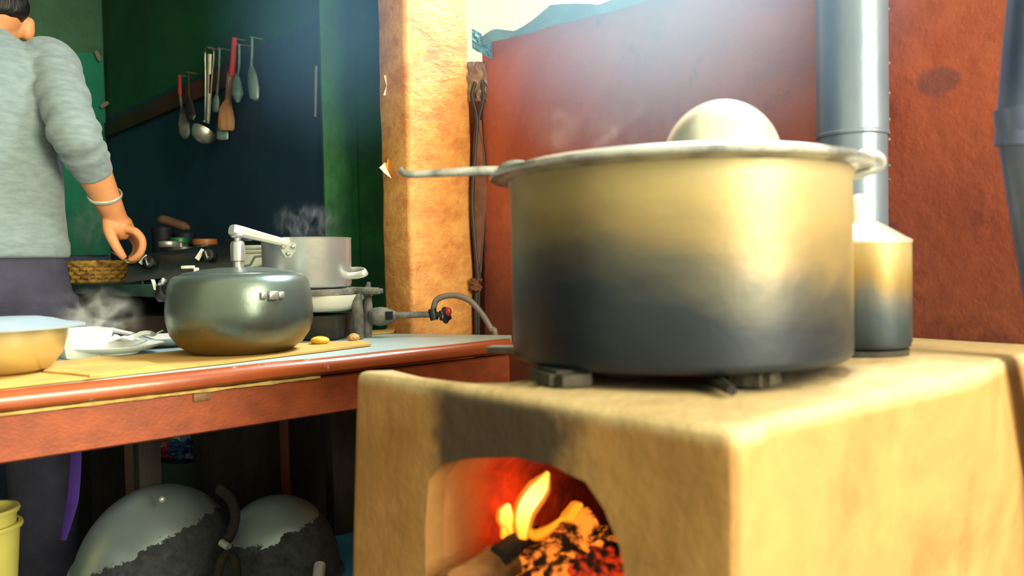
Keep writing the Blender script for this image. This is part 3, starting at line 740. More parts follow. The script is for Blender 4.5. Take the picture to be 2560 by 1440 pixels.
for (a0, a1, Y_, rr_) in lg:
    p0 = at(*a0, Y_); p1 = at(*a1, Y_); p1 = V((p0.x*.2+p1.x*.8, p1.y, ZT+.001))
    obj('leg', lambda bm: tube(bm, [p0, (p0+p1)/2+V((.002, 0, 0)), p1], rr_, 12, 4), 'iron', gr)
p0 = gc+V((-.10, .05, -.01)); obj('leg', lambda bm: tube(bm, [p0, V((p0.x-.01, p0.y, ZT+.001))], .012, 10, 0), 'iron', gr)
p0b = gc+V((-.02, .115, -.01)); obj('leg', lambda bm: tube(bm, [p0b, V((p0b.x, p0b.y, ZT+.001))], .012, 10, 0), 'iron', gr)
obj('finial', lambda bm: tube(bm, [at(918, 738, 1.79), at(922, 705, 1.79)], [.013, .004], 10, 0), 'iron', gr)
obj('lug', lambda bm: tube(bm, [at(905, 730, 1.77), at(957, 727, 1.77)], [.011, .0055], 10, 0), 'iron', gr)
# mixing tube; a black block gives the air port its inner shade
m0 = at(925, 790, 1.79); m1 = at(990, 788, 1.79)
def mixer(bm): tube(bm, [m0, at(935, 790, 1.79), at(944, 791, 1.79), at(955, 791, 1.79), at(978, 790, 1.79), at(990, 789, 1.79)], [.014, .019, .0205, .0215, .0215, .014, .010], 18, 2)
mx_ = obj('mixing_tube', mixer, 'iron', gr)
obj('air_port_shade', lambda bm: box(bm, at(973, 789, 1.7695), V((.0085, 0, 0)), V((0, .0016, 0)), Z*.0095, .0012), mat('port_shade_black', (16, 18, 24), (10, 12, 18), 5, .9), mx_, label='black block standing in for the shade inside the square air port')
obj('supply_pipe', lambda bm: tube(bm, [at(985, 788, 1.79), at(1085, 786, 1.79)], .0072, 12), 'iron', gr)
vv = at(1085, 785, 1.785)
obj('valve', lambda bm: (tube(bm, [at(1080, 772, 1.785), at(1086, 800, 1.785)], [.009, .0095], 12), tube(bm, [vv, at(1105, 788, 1.78)], .006, 10)), 'black_plastic', gr)
def knobf(bm):
    c = at(1113, 788, 1.777); ax = (at(1130, 786, 1.765)-at(1095, 790, 1.79)).normalized()
    x, y, z = frame(ax); rs = []
    for h, k in ((-.006, .8), (-.004, 1), (.004, 1), (.006, .8)):
        rs.append([c+z*h+(x*math.cos(6.283*i/24)+y*math.sin(6.283*i/24))*.0165*k*(1+.14*math.cos(6*6.283*i/24)) for i in range(24)])
    rings(bm, rs)
kn = obj('valve_knob', knobf, 'black_plastic', gr, label='small lobed black valve knob')
obj('knob_cap', lambda bm: ico(bm, at(1120, 779, 1.770), .0105, 3, (.8, .7, 1)), 'red', kn, label='shiny red cap')
# flame tray (pale bowl) under the ring
bw = at(812, 722, 1.745)
obj('drip_bowl', lambda bm: lathe(bm, V((bw.x-.012, GY, ztop-.052)), [(0, 0), (.055, .002), (.082, .014), (.094, .034), (.096, .038), (.092, .038), (.08, .017), (.054, .005), (0, .003)], 48), 'white', gr, label='pale enamel drip bowl under the ring')
obj('firebox', lambda bm: box(bm, V((gc.x+.0, gc.y+.02, ZT+.028)), V((.085, -.01, 0)), V((.01, .07, 0)), Z*.026, .006), 'char', gr, label='blackened burner body')
# hose
hose_p = [at(1083, 775, 1.79), at(1090, 752, 1.79), at(1110, 741, 1.79), at(1140, 739, 1.79), at(1175, 752, 1.79), at(1205, 785, 1.79), at(1228, 822, 1.79), at(1240, 845, 1.79)]
hose_p += [V((hose_p[-1].x+.02, hose_p[-1].y+.02, .6)), V((hose_p[-1].x+.03, hose_p[-1].y+.03, .02))]
obj('gas_hose', lambda bm: tube(bm, hose_p, .0068, 12, 6), 'rubber', loc=hose_p[3], label='grey rubber gas hose arching from the valve down behind the table end', cat='hose')
# saucepan
sc = V((gc.x, gc.y, ztop+.002)); SPR = .0975; sph = at(770, 596, GY).z-sc.z
sa = thing('saucepan', 'bright aluminium saucepan with a riveted handle on the gas ring', 'saucepan', sc)
obj('body', lambda bm: lathe(bm, sc, [(0, 0), (SPR-.008, 0), (SPR-.002, .003), (SPR, .010), (SPR+.0005, sph-.004), (SPR+.002, sph), (SPR-.002, sph), (SPR-.003, .01), (SPR-.01, .004), (0, .003)], 80), 'pan_alu', sa)
e0 = at(725, 610, 1.69); e1 = at(578, 574, 1.60)
def shandle(bm):
    d = e1-e0; x = Z; rs = []
    side = d.normalized().cross(Z).normalized(); upv = side.cross(d.normalized())
    for t, w, hh in ((0, .007, .007), (.12, .008, .0075), (.5, .011, .009), (.85, .0145, .011), (.975, .015, .0112), (1, .013, .009)):
        c = e0+d*t; rs.append([c+side*w*a+upv*hh*b for a, b in ((-1, -.5), (-.6, -1), (.6, -1), (1, -.5), (1, .5), (.6, 1), (-.6, 1), (-1, .5))])
    rings(bm, rs)
obj('handle', shandle, 'bright_alu', sa)
def plate(bm):
    dd = V((e0.x-sc.x, e0.y-sc.y, 0)).normalized(); s = Z.cross(dd)
    c = V((sc.x, sc.y, at(716, 622, 1.69).z))+dd*(SPR+.001)
    P = [(.017, .009), (.0, .014), (-.017, .009), (-.016, -.004), (-.006, -.019), (.006, -.019), (.016, -.004)]
    prism(bm, [c+s*a-dd*(a*a)*5+Z*b for a, b in P], dd*.003)
br = obj('bracket', plate, 'alu', sa)
dd = V((e0.x-sc.x, e0.y-sc.y, 0)).normalized(); s_ = Z.cross(dd); cpl = V((sc.x, sc.y, at(716, 622, 1.69).z))+dd*(SPR+.0045)
for a, b in ((.011, .004), (-.011, .004), (0, -.011)):
    obj('rivet', lambda bm: ico(bm, cpl+s_*a+Z*b, .0052, 2, (1, 1, 1)), 'steel', br)
def sh2(bm):
    P = [at(868, 690, GY-.02), at(895, 688, GY-.03), at(913, 682, GY-.03), at(914, 676, GY+.0), at(900, 674, GY+.03), at(872, 676, GY+.035)]
    tube(bm, P, .0078, 8, 4, .3, hint=Z)
obj('grip', sh2, 'bright_alu', sa, label='small strap grip on the far side')
# ---------------- left end of the table
bo = at(14, 900, 1.235); bo.z = ZT+.006
bwl = thing('mixing_bowl', 'brassy steel bowl with a wide lip at the left end of the table', 'bowl', bo)
obj('body', lambda bm: lathe(bm, bo, [(0, 0), (.045, 0), (.062, .006), (.079, .028), (.087, .055), (.089, .069), (.086, .069), (.083, .05), (.075, .028), (.058, .009), (0, .005)], 64), 'bowl', bwl)
plz = bo.z+.070
bp2 = thing('steel_plate', 'shiny steel plate covering the brassy bowl', 'plate', V((bo.x, bo.y, plz)))
obj('dish', lambda bm: lathe(bm, V((bo.x, bo.y, plz)), [(0, .016), (.05, .0165), (.068, .013), (.088, .007), (.109, .004), (.113, .0025), (.112, .0), (.09, .001), (.066, .009), (.05, .0135), (0, .013)], 72), 'plate_steel', bp2)
tb = at(205, 880, 1.50); tb.z = ZT+.0
def tub(bm):
    lathe(bm, tb, [(0, 0), (.036, 0), (.039, .003), (.044, .03), (.049, .051), (.051, .053), (.048, .054), (.042, .03), (.036, .006), (0, .005)], 4, axis=(0, 0, 1))
def tub4(bm):
    # square tapered white tub
    d1 = (td*.9+tn*.1).normalized(); d2_ = Z.cross(d1); rs = []
    for w, h in ((.034, 0), (.036, .002), (.045, .052), (.047, .053), (.044, .054), (.034, .006)):
        rs.append([tb+Z*h+d1*w*a+d2_*w*b for a, b in ((-1, -.8), (-.8, -1), (.8, -1), (1, -.8), (1, .8), (.8, 1), (-.8, 1), (-1, .8))])
    rings(bm, rs)
obj('plastic_tub', tub4, 'white', loc=tb, label='square white tub with slanted sides beside the brassy bowl', cat='tub')
pt = at(290, 882, 1.53); pt.z = ZT+.0012
obj('plate', lambda bm: lathe(bm, pt, [(0, .004), (.045, .004), (.062, .008), (.086, .017), (.087, .0185), (.084, .019), (.06, .0105), (.04, .007), (0, .007)], 56, wob=None), 'white', loc=pt, label='white melamine plate in front of the white tub', cat='plate')
obj('base', lambda bm: lathe(bm, pt, [(0, 0), (.04, 0), (.044, .005), (0, .005)], 40), 'white', bpy.data.objects['plate'])
def tissue(bm):
    c = at(338, 866, 1.52); c.z = pt.z+.02
    def fn(s, t):
        x = (s-.5)*.085; y = (t-.5)*.06
        return c+V((x, y, .006+.012*noise.noise(V((s*2.3, t*2.3, 2)))+.010*(s)**2+.007*abs(math.sin(s*5+t*3))))
    sheet(bm, fn, 18, 12, .0005)
obj('tissue', tissue, 'paper', loc=at(338, 866, 1.52), label='crumpled white tissue on the white plate', cat='tissue')
pt2 = at(425, 850, 1.70); pt2.z = ZT+.001
pl2 = obj('plate', lambda bm: lathe(bm, pt2, [(0, 0), (.05, 0), (.065, .006), (.084, .017), (.086, .019), (.083, .0195), (.062, .010), (.045, .006), (0, .005)], 56), 'white', loc=pt2, label='white plate partly hidden behind the pressure cooker', cat='plate')
def spoon(bm):
    tube(bm, [at(278, 824, 1.56), at(340, 838, 1.58), at(382, 851, 1.62), at(405, 856, 1.66)], [.0045, .004, .004, .006], 8, 4, .35)
    ico(bm, at(420, 853, 1.69), .018, 2, (1.2, .9, .25))
obj('spoon', spoon, 'steel', loc=at(382, 851, 1.62), label='steel spoon leaning from the white tub onto the far plate', cat='spoon')
lm = onz(800, 866, ZT)
obj('lemon_piece', lambda bm: ico(bm, lm+Z*.012, .018, 3, (1.1, .9, .5)), 'lemon', loc=lm, label='yellow lemon piece on the cardboard by the cooker', cat='lemon')
cr = onz(885, 858, ZT)
obj('bread_piece', lambda bm: ico(bm, cr+Z*.0105, .011, 3, (1.1, .9, .9), None, .3), 'crumb', loc=cr, label='small crusty lump at the foot of the gas ring', cat='bread')
# ================================================================== UNDER THE TABLE
def wok(name, c, R, dep, tilt, mat_, lab):
    """upside-down pan: cap of radius R and depth dep; tilt = axis"""
    t = thing(name, lab, 'pan', c); n = 16; prof = []
    for i in range(n+1):
        a = i/n; prof.append((R*math.sin(a*math.pi/2)**.92, dep*math.cos(a*math.pi/2)))
    prof += [(R+.006, -.003), (R+.007, -.006), (R-.002, -.005)] + [(R*.98*math.sin(a/n*math.pi/2)**.92, dep*.97*math.cos(a/n*math.pi/2)) for a in range(n, -1, -1)]
    o = obj('body', lambda bm: lathe(bm, c, prof, 80, axis=tilt), mat_, t)
    return t
w1c = at(392, 1462, 1.62); w1c.z = ZH+.028
ax1 = V((.30, -.12, 1)).normalized()
w1 = wok('frying_pan', w1c, .158, .19, ax1, m_wok('wok_soot_left', 1, (-.40, .05, .86), .066, .085), 'larger domed pan lying upside down on the shelf, scorched along its rim')
w1.location.z = w1c.z
w2c = at(697, 1440, 1.66); w2c.z = ZH+.012
w2 = wok('frying_pan', w2c, .130, .165, V((-.02, -.04, 1)).normalized(), m_wok('wok_soot_right', 1, (-.15, -.05, .97), .104, .075), 'smaller domed pan upside down at the right with a crusted black rim')
obj('knob', lambda bm: ico(bm, at(405, 1247, 1.55), .009, 2, (1.3, .8, .8)), 'steel', w1) if False else None
def wh1(bm):
    tube(bm, [at(548, 1222, 1.60), at(578, 1250, 1.58), at(588, 1290, 1.56), at(580, 1330, 1.55), at(560, 1362, 1.54)], .0115, 12, 5, .8)
obj('handle', wh1, 'charcoal', w1, label='thick black curved handle')
obj('rivet', lambda bm: tube(bm, [at(553, 1356, 1.53), at(572, 1368, 1.52)], .0075, 12), 'bright_alu', w1)
obj('rivet', lambda bm: ico(bm, at(405, 1248, 1.507), .006, 2), 'bright_alu', w1)
def wh2(bm):
    tube(bm, [at(540, 1455, 1.48), at(555, 1400, 1.5), at(575, 1385, 1.52), at(590, 1410, 1.5), at(592, 1455, 1.48)], .009, 10, 5)
obj('handle', wh2, 'charcoal', w2, label='crusted loop handle')
obj('handle', lambda bm: tube(bm, [at(800, 1412, 1.55), at(795, 1450, 1.52), at(790, 1470, 1.5)], [.012, .012, .011], 10, 4), 'bright_alu', w2, label='pale metal handle stub')
def tarp_s(bm):
    def fn(s, t):
        u = -.36+s*1.22; v = .14+t*.44; k = 1.0
        return T(u, v, ZH-.001+.010*k*max(0, noise.noise(V((u*6, v*6, 1))))+.006*max(0, noise.noise(V((u*17, v*17, 4)))))
    sheet(bm, fn, 60, 24, .0012)
obj('tarpaulin', tarp_s, 'blue_tarp', loc=T(.2, .35, ZH), label='creased blue tarpaulin spread over the shelf under the table', cat='tarpaulin')
# yellow bucket pair at the far left
yb = at(-38, 1440, 1.48); ZB = .0
bz = at(-38, 1450, 1.48).z-.20
for nm_, dz, k, lab in (('bucket', 0, 1.0, 'yellow plastic bucket at the left edge under the table'), ('bucket', .030, .93, 'yellow tub nested in the bucket at the left edge')):
    c = V((yb.x, yb.y, ZH+.0+dz)); h = at(-38, 1312, 1.48).z - ZH + .0
    t_ = thing(nm_, lab, 'bucket', c, group='nested yellow buckets')
    R_ = (at(42, 1380, 1.48)-at(-38, 1380, 1.48)).length*k
    obj('body', lambda bm: lathe(bm, c, [(0, 0), (R_*.78, 0), (R_*.8, .004), (R_, h-.006), (R_-.003, h-.006), (R_*.78, .006), (0, .005)], 40), 'yellow_bucket', t_)
    obj('rim', lambda bm: lathe(bm, c, [(R_-.004, h-.01), (R_+.004, h-.01), (R_+.006, h-.005), (R_+.004, h), (R_-.003, h), (R_-.004, h-.01)], 40), 'yellow_bucket', t_)
# purple ribbon
rp = [at(192, 1100, 1.62), at(188, 1180, 1.62), at(182, 1250, 1.62), at(168, 1310, 1.62), at(158, 1350, 1.62)]
obj('ribbon', lambda bm: tube(bm, rp, [.011, .012, .012, .009, .006], 8, 6, .12, hint=V((1, 0, 0))), 'purple', loc=rp[2], label='purple ribbon hanging under the table', cat='ribbon')
# bucket of plastic bags
bkc = at(480, 1240, 2.02); bkc.z = ZH+.0
bkc = V((bkc.x, bkc.y, .24)); 
st_ = thing('stool', 'low dark wooden stool behind the pans under the table', 'stool', V((bkc.x, bkc.y, 0)))
obj('seat', lambda bm: box(bm, bkc-Z*.012, V((.14, 0, 0)), V((0, .10, 0)), Z*.011, .003), 'dark_wood', st_)
for a in (-1, 1):
    for b in (-1, 1): obj('leg', lambda bm: box(bm, V((bkc.x+a*.12, bkc.y+b*.08, .114)), V((.012, 0, 0)), V((0, .012, 0)), Z*.113, .002), 'dark_wood', st_)
bh = at(480, 1135, 2.02).z-bkc.z
pb = thing('pail', 'dark pail under the table stuffed with coloured plastic bags', 'pail', bkc)
obj('body', lambda bm: lathe(bm, bkc, [(0, 0), (.07, 0), (.072, .003), (.088, bh-.004), (.092, bh), (.086, bh), (.07, .006), (0, .005)], 40), mat('dark_green_plastic', (34, 62, 50), (24, 44, 38), 7, .5), pb)
def bag(c, r, sc_, seed): return lambda bm: ico(bm, c, r, 4, sc_, None, .5, 2.2+seed*.1)
for q, r, sc_, m_, lab in (((475, 1118), .046, (1.2, .8, .75), 'blue_bag', 'crumpled blue bag in the pail under the table'), ((425, 1125), .030, (1, .8, .7), 'red_bag', 'red bag bulging over the left side of the pail'),
                      ((460, 1098), .024, (1, .8, .8), 'clear_bag', 'small white bag poking up above the blue bag'), ((545, 1110), .042, (1.2, .8, .8), 'red_bag', 'dark red bag at the right side of the pail')):
    c = at(*q, 2.0); obj('plastic_bag', bag(c, r, sc_, len(lab)), m_, loc=c, label=lab, cat='bag', group='plastic bags under the table')
obj('wooden_slat', lambda bm: box(bm, at(715, 1180, 2.0)*1, V((.012, 0, 0)), V((0, .008, 0)), Z*.24, .002), mat('dark_red_paint', (110, 26, 26), (84, 20, 22), 7, .6), loc=at(715, 1180, 2.0), label='dark red upright slat behind the pans', cat='slat')
slat = bpy.data.objects['wooden_slat']
for v in slat.data.vertices: v.co.z += 0
slat_z = min(v.co.z for v in slat.data.vertices)+slat.location.z
for v in slat.data.vertices:
    if v.co.z < 0: v.co.z -= slat_z
# board and dark clutter behind, closing the view under the bench
# ================================================================== BACK BENCH
Pb = at(390, 712, 1.95); ub = (Pb-O).dot(A); ZB = Pb.z
bn = thing('back_bench', 'stone slab bench with a green front edge along the dark wall', 'bench', uvz(ub+.2, 2.3, 0))
obj('slab', plane_box(ub, UD-.004, 1.56, 3.44, ZB-.032, ZB, .003), 'bench', bn)
for v_ in (1.62, 2.5, 3.38):
    obj('support', plane_box(ub+.06, UD-.01, v_-.04, v_+.04, 0, ZB-.033, .003), 'dark_wood', bn)
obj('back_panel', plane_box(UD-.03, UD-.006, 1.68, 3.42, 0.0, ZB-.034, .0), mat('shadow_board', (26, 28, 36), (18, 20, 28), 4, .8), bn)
cbx = at(385, 800, 2.2)
obj('crate', lambda bm: box(bm, V((cbx.x, cbx.y, .42)), V((.075, .03, 0)), V((-.03, .075, 0)), Z*.42, .004), mat('brown_crate', (84, 62, 54), (62, 46, 42), 6, .7), loc=V((cbx.x, cbx.y, 0)), label='tall dull brown crate standing under the back bench', cat='crate')
# wicker basket (woven for real)
def bpt(x, y, back=0): return onpl(x, y, Pb+A*back, A)
bkp = bpt(243, 716, .115); bkp.z = ZB+.001
wb = thing('wicker_basket', 'woven tan wicker basket on the bench beside the hand', 'basket', bkp)
BR = .098; BHt = (at(243, 655, bkp.y).z-ZB)
def weave_row(zc, ph):
    def f(bm):
        n = 120; pts = []
        for i in range(n):
            a = 2*math.pi*i/n; r = BR*(.90+.12*zc/BHt)+.0050*math.sin(a*14+ph); pts.append(bkp+V((math.cos(a)*r, math.sin(a)*r, zc+.0012*math.sin(a*40))))
        seg = 6; rs = []
        for i, p in enumerate(pts):
            d = (pts[(i+1) % n]-pts[i-1]).normalized(); x = Z; y = d.cross(x)
            rs.append([p+x*math.cos(6.283*k/seg)*.0062+y*math.sin(6.283*k/seg)*.0032 for k in range(seg)])
        vs = [[bm.verts.new(q) for q in r] for r in rs]
        for i in range(n):
            for k in range(seg): bm.faces.new((vs[i][k], vs[i][(k+1) % seg], vs[(i+1) % n][(k+1) % seg], vs[(i+1) % n][k]))
    return f
nr = 5
for i in range(nr): obj('woven_strand', weave_row(.005+(BHt-.016)*i/(nr-1), math.pi*(i % 2)), 'wicker', wb)
for i in range(28):
    a = 2*math.pi*i/28
    obj('stake', lambda bm: tube(bm, [bkp+V((math.cos(a)*BR*.9, math.sin(a)*BR*.9, .001)), bkp+V((math.cos(a)*BR*1.015, math.sin(a)*BR*1.015, BHt-.004))], .0028, 6), 'wicker', wb)
obj('base', lambda bm: lathe(bm, bkp, [(0, 0), (BR*.9, 0), (BR*.9, .004), (0, .004)], 40), 'wicker', wb)
def brim(bm):
    n = 90; seg = 8; vs = []
    for i in range(n):
        a = 2*math.pi*i/n; c = bkp+V((math.cos(a)*BR*1.02, math.sin(a)*BR*1.02, BHt-.003+.0012*math.sin(a*26))); d = V((math.cos(a), math.sin(a), 0))
        vs.append([bm.verts.new(c+d*math.cos(6.283*k/seg)*.0052+Z*math.sin(6.283*k/seg)*.0062) for k in range(seg)])
    for i in range(n):
        for k in range(seg): bm.faces.new((vs[i][k], vs[i][(k+1) % seg], vs[(i+1) % n][(k+1) % seg], vs[(i+1) % n][k]))
obj('rim', brim, 'wicker', wb)
obj('loose_straw', lambda bm: tube(bm, [at(240, 650, bkp.y-.09), at(252, 655, bkp.y-.1), at(300, 658, bkp.y-.1)], [.001, .0025, .003], 6, 3), 'wicker', wb)
# pan behind basket
kp = bpt(250, 700, .30); kp.z = ZB+.001
obj('frying_pan', lambda bm: lathe(bm, kp, [(0, 0), (.07, 0), (.10, .03), (.122, .078), (.125, .080), (.121, .081), (.098, .034), (.066, .005), (0, .004)], 48), mat('black_iron_pan', (34, 34, 36), (24, 24, 28), 9, .4, .5), loc=kp, label='black iron pan on the bench behind the wicker basket', cat='pan')
# gas stove on the bench
gY = 2.08; gl = at(318, 672, gY); grr = at(668, 640, gY); gz0 = ZB+.001
gs = thing('gas_stove', 'black two-burner gas stove on the back bench behind the cooker', 'stove', V(((gl.x+grr.x)/2, gY+.09, gz0)))
gx0, gx1 = gl.x, grr.x+.02
slope = .105
def gz(x, z): return gz0+z+(x-gx0)*slope
def gbody(bm):
    y0 = gY; 
    prof = [(0, .004), (-.006, .012), (.004, .060), (.018, .075), (.17, .075), (.17, .004)]
    rs = [[V((x, y0+p[0], gz(x, p[1]))) for p in prof] for x in (gx0, gx0+(gx1-gx0)*.33, gx0+(gx1-gx0)*.66, gx1)]
    rings(bm, rs)
obj('body', gbody, 'black_glass', gs)
obj('bottom_rail', lambda bm: rings(bm, [[V((x, gY-.012+a, gz(x, b))) for a, b in ((0, .004), (.016, .004), (.016, .012), (0, .012))] for x in (gx0, gx1)]), 'black_plastic', gs)
for x, y in ((376, 655), (524, 638)):
    c = at(x, y, gY-.006)
    k_ = obj('control_knob', lambda bm: lathe(bm, c, [(0, 0), (.017, 0), (.015, .012), (.006, .014), (.006, .022), (0, .022)], 24, axis=(0, -1, .15)), 'black_plastic', gs)
    obj('pointer', lambda bm: box(bm, c+V((0, -.018, .001)), V((.0014, 0, .002)), V((0, .006, 0)), V((-.003, 0, .009)), .0008), 'steel', k_)
    q = [(x-30, y+1), (x-12, y-19), (x-4, y-12), (x-22, y+7)] if x < 400 else [(x-37, y+7), (x-21, y-17), (x-11, y-12), (x-27, y+14)]
    obj('sticker', lambda bm: prism(bm, [at(a, b, gY-.009) for a, b in q], V((0, .0012, 0))), 'paper', gs, label='pale sticker beside the control knob')
for fx in (gx0+.03, gx1-.03):
    for fy in (.02, .15): obj('foot', lambda bm: tube(bm, [V((fx, gY+fy, gz0)), V((fx, gY+fy, gz(fx, .006)))], .008, 10), 'black_plastic', gs)
for fx in (.27, .74):
    bx = gx0+(gx1-gx0)*fx; c = V((bx, gY+.09, gz(bx, .076)))
    obj('pan_support', lambda bm: lathe(bm, c, [(.045, 0), (.055, 0), (.055, .010), (.048, .010), (.045, 0)], 28), 'black_plastic', gs)
# jars and lids on it
jz = lambda x: gz(x, .0755)
jx = at(430, 608, gY+.13).x
def jar(x, y, Yj, r, h, lm_, lab):
    p = at(x, y, Yj); c = V((p.x, p.y, ZB+.001)); t = thing('jar', lab, 'jar', c)
    H_ = at(x, y, Yj).z-c.z
    obj('glass', lambda bm: lathe(bm, c, [(0, 0), (r*.95, 0), (r, .004), (r, H_-.03), (r*.86, H_-.018), (r*.86, H_-.012), (0, H_-.012)], 32), 'glass', t)
    obj('lid', lambda bm: lathe(bm, c, [(0, H_-.016), (r*.93, H_-.016), (r*.95, H_-.014), (r*.95, H_-.002), (r*.9, H_), (0, H_)], 32), lm_, t)
jar(448, 594, 2.30, .028, .1, 'green_plastic', 'glass jar with a green lid behind the gas stove')
jar(512, 598, 2.30, .036, .1, 'orange_plastic', 'wide jar with an orange lid behind the gas stove')
bt = V((at(415, 615, gY+.08).x, gY+.095, 0)); bt.z = gz(bt.x, .0865)
obj('steel_cup', lambda bm: lathe(bm, bt, [(0, 0), (.020, 0), (.024, .004), (.026, .016), (.024, .020), (.010, .022), (0, .022)], 28), 'steel', loc=bt, label='small shiny steel cup on the gas stove near the hand', cat='cup')
fo = at(628, 640, 1.99)
ft = thing('foil_tray', 'embossed foil stove guard standing left of the saucepan', 'foil guard', V((fo.x, fo.y, ZB)))
f0, f1 = at(597, 640, 1.99), at(690, 640, 1.98); zt_ = at(630, 612, 1.99).z
def foil(bm): box(bm, V(((f0.x+f1.x)/2, 1.99, (ZB+zt_)/2+.0005)), V(((f1.x-f0.x)/2, 0, 0)), V((0, .005, 0)), Z*((zt_-ZB)/2-.001), .002)
obj('panel', foil, 'foil', ft)
for pts in ([(612, 622), (690, 620)], [(604, 632), (690, 630)], [(600, 668), (625, 662), (636, 642), (690, 636)], [(602, 680), (640, 668), (690, 654)]):
    obj('rib', lambda bm: tube(bm, [at(x, y, 1.983) for x, y in pts], .0028, 8), 'foil', ft)
# rolling pin leaning on the jars
obj('rolling_pin', lambda bm: (tube(bm, [at(396, 547, 2.36), at(402, 549, 2.36), at(415, 551, 2.36), at(460, 566, 2.36), at(466, 568, 2.36), at(474, 570, 2.36)], [.008, .013, .014, .014, .009, .007], 14, 3)), 'dull_spoonwood', loc=at(435, 558, 2.36), label='short brown wooden roller lying on stacked tins at the back', cat='rolling pin')
rp_ = bpy.data.objects['rolling_pin']
# tins beneath it
for x, lab in ((405, 'dark tin under the left end of the wooden roller'), (462, 'dark tin under the right end of the wooden roller')):
    p = at(x, 556 if x < 430 else 574, 2.36); c = V((p.x, p.y, ZB+.001)); h = p.z-.0135-(0 if x < 430 else -.004)-c.z
    obj('tin', lambda bm: lathe(bm, c, [(0, 0), (.03, 0), (.031, .002), (.031, h-.004), (.032, h-.002), (.030, h), (0, h)], 28), mat('dark_tin', (26, 30, 38), (20, 22, 30), 8, .5, .3), loc=c, label=lab, cat='tin', group='dark tins behind the gas stove')
# ================================================================== UTENSILS ON THE DARK WALL
UH = (A*.62-B*.55).normalized()
def dk(x, y, off=.012): return onpl(x, y, uvz(UD-off, 2, 0), A)
ld = thing('ladle', 'long steel ladle with a looped wire handle hanging on the dark wall', 'ladle', dk(524, 118))
def lh(bm):
    l = [dk(513, 300, .02), dk(514, 200, .02), dk(513, 140, .02), dk(516, 122, .02), dk(524, 116, .02), dk(532, 122, .02), dk(535, 140, .02), dk(530, 200, .02), dk(524, 300, .02)]
    tube(bm, l, .0032, 8, 4)
obj('handle', lh, 'wire', ld)
obj('handle_strip', lambda bm: tube(bm, [dk(523, 135, .017), dk(521, 220, .017), dk(518, 308, .018)], .0075, 8, 2, .18, hint=UH), 'wire', ld)
for x in (511, 522): obj('rivet', lambda bm: ico(bm, dk(x, 303, .024), .0042, 2), 'bright_alu', ld)
lb = dk(512, 330, .045)
obj('bowl', lambda bm: lathe(bm, lb, [(.040, .0), (.042, .001), (.040, -.012), (.032, -.027), (.018, -.036), (0, -.039), (0, -.037), (.017, -.034), (.03, -.025), (.038, -.011), (.040, 0)], 36, axis=(A*.55+Z*.83)), 'steel', ld)
def utensil(name, lab, cat, pts, rad, m1, head=None, m2=None, hk=1):
    t = thing(name, lab, cat, dk(*pts[0]))
    obj('handle', lambda bm: tube(bm, [dk(x, y, .034) for x, y in pts], rad, 8, 3, .5, hint=UH), m1, t)
    if head:
        obj('head', lambda bm: tube(bm, [dk(x, y, .034) for x, y in head[0]], head[1], 12, 4, head[2], hint=UH), m2 or m1, t)
    return t
utensil('spatula', 'wooden spatula with a red painted handle top hanging right of the ladle', 'spatula', [(585, 100), (582, 150), (576, 200), (570, 258)], [.008, .0085, .0085, .009], 'spoonwood', ([(570, 252), (566, 275), (566, 300), (566, 320), (566, 326)], [.011, .022, .026, .025, .020], .22), 'spoonwood')
obj('handle_top', lambda bm: tube(bm, [dk(586, 94, .034), dk(583, 150, .034), dk(579, 190, .034)], [.0085, .0092, .0089], 8, 3, .55, hint=UH), 'red', bpy.data.objects['spatula'], label='red painted handle end')
utensil('serving_spoon', 'steel serving spoon hanging rightmost of the utensils', 'spoon', [(630, 92), (630, 130), (628, 168)], [.0045, .004, .0045], 'spoon_steel', ([(628, 165), (630, 185), (634, 220), (636, 245), (635, 252)], [.006, .014, .0175, .014, .004], .3), 'spoon_steel')
utensil('serving_spoon', 'steel spoon hanging half hidden behind the wooden spatula', 'spoon', [(598, 110), (598, 160), (594, 190)], [.004, .004, .004], 'spoon_steel', ([(592, 185), (592, 205), (594, 235), (594, 256)], [.005, .014, .019, .006], .3), 'spoon_steel')
utensil('spoon', 'thin steel spoon hanging between the ladle and the wooden spatula', 'spoon', [(549, 120), (547, 180), (542, 240)], [.004, .0036, .004], 'spoon_steel', ([(542, 236), (540, 255), (540, 278), (540, 282)], [.005, .012, .011, .003], .3), 'spoon_steel')
utensil('turner', 'steel turner whose blade shows below the wooden spatula', 'turner', [(570, 180), (565, 240), (560, 300)], [.0035, .0035, .004], 'spoon_steel', ([(559, 296), (556, 315), (556, 345), (556, 350)], [.008, .018, .018, .012], .12), 'spoon_steel')
t_ = utensil('skimmer', 'dim skimmer with a red handle hanging left of the ladle', 'skimmer', [(449, 188), (450, 236)], [.006, .007], 'red', ([(450, 236), (454, 268), (458, 285), (460, 310), (462, 335), (462, 346)], [.004, .005, .012, .02, .018, .008], .25), mat('dull_tin', (110, 116, 110), (80, 88, 84), 24, .5, .5))
utensil('slotted_spoon', 'dark slotted spoon hanging between the skimmer and the ladle', 'spoon', [(471, 180), (472, 240)], [.004, .0045], 'black_plastic', ([(472, 238), (474, 260), (478, 290), (480, 300)], [.005, .014, .018, .006], .25), 'black_plastic')
for x, y, w_ in ((524, 120, 'steel ladle'), (586, 96, 'wooden spatula'), (630, 93, 'rightmost serving spoon'), (598, 111, 'half hidden spoon'), (549, 121, 'thin spoon'), (571, 181, 'steel turner'), (449, 189, 'red-handled skimmer'), (471, 181, 'dark slotted spoon')):
    a = dk(x, y, .034)+A*.034; obj('nail', lambda bm: tube(bm, [a, a-A*.040], .0018, 6), 'iron', loc=a, label='small wall nail holding up the '+w_, cat='nail', group='nails for the utensils')
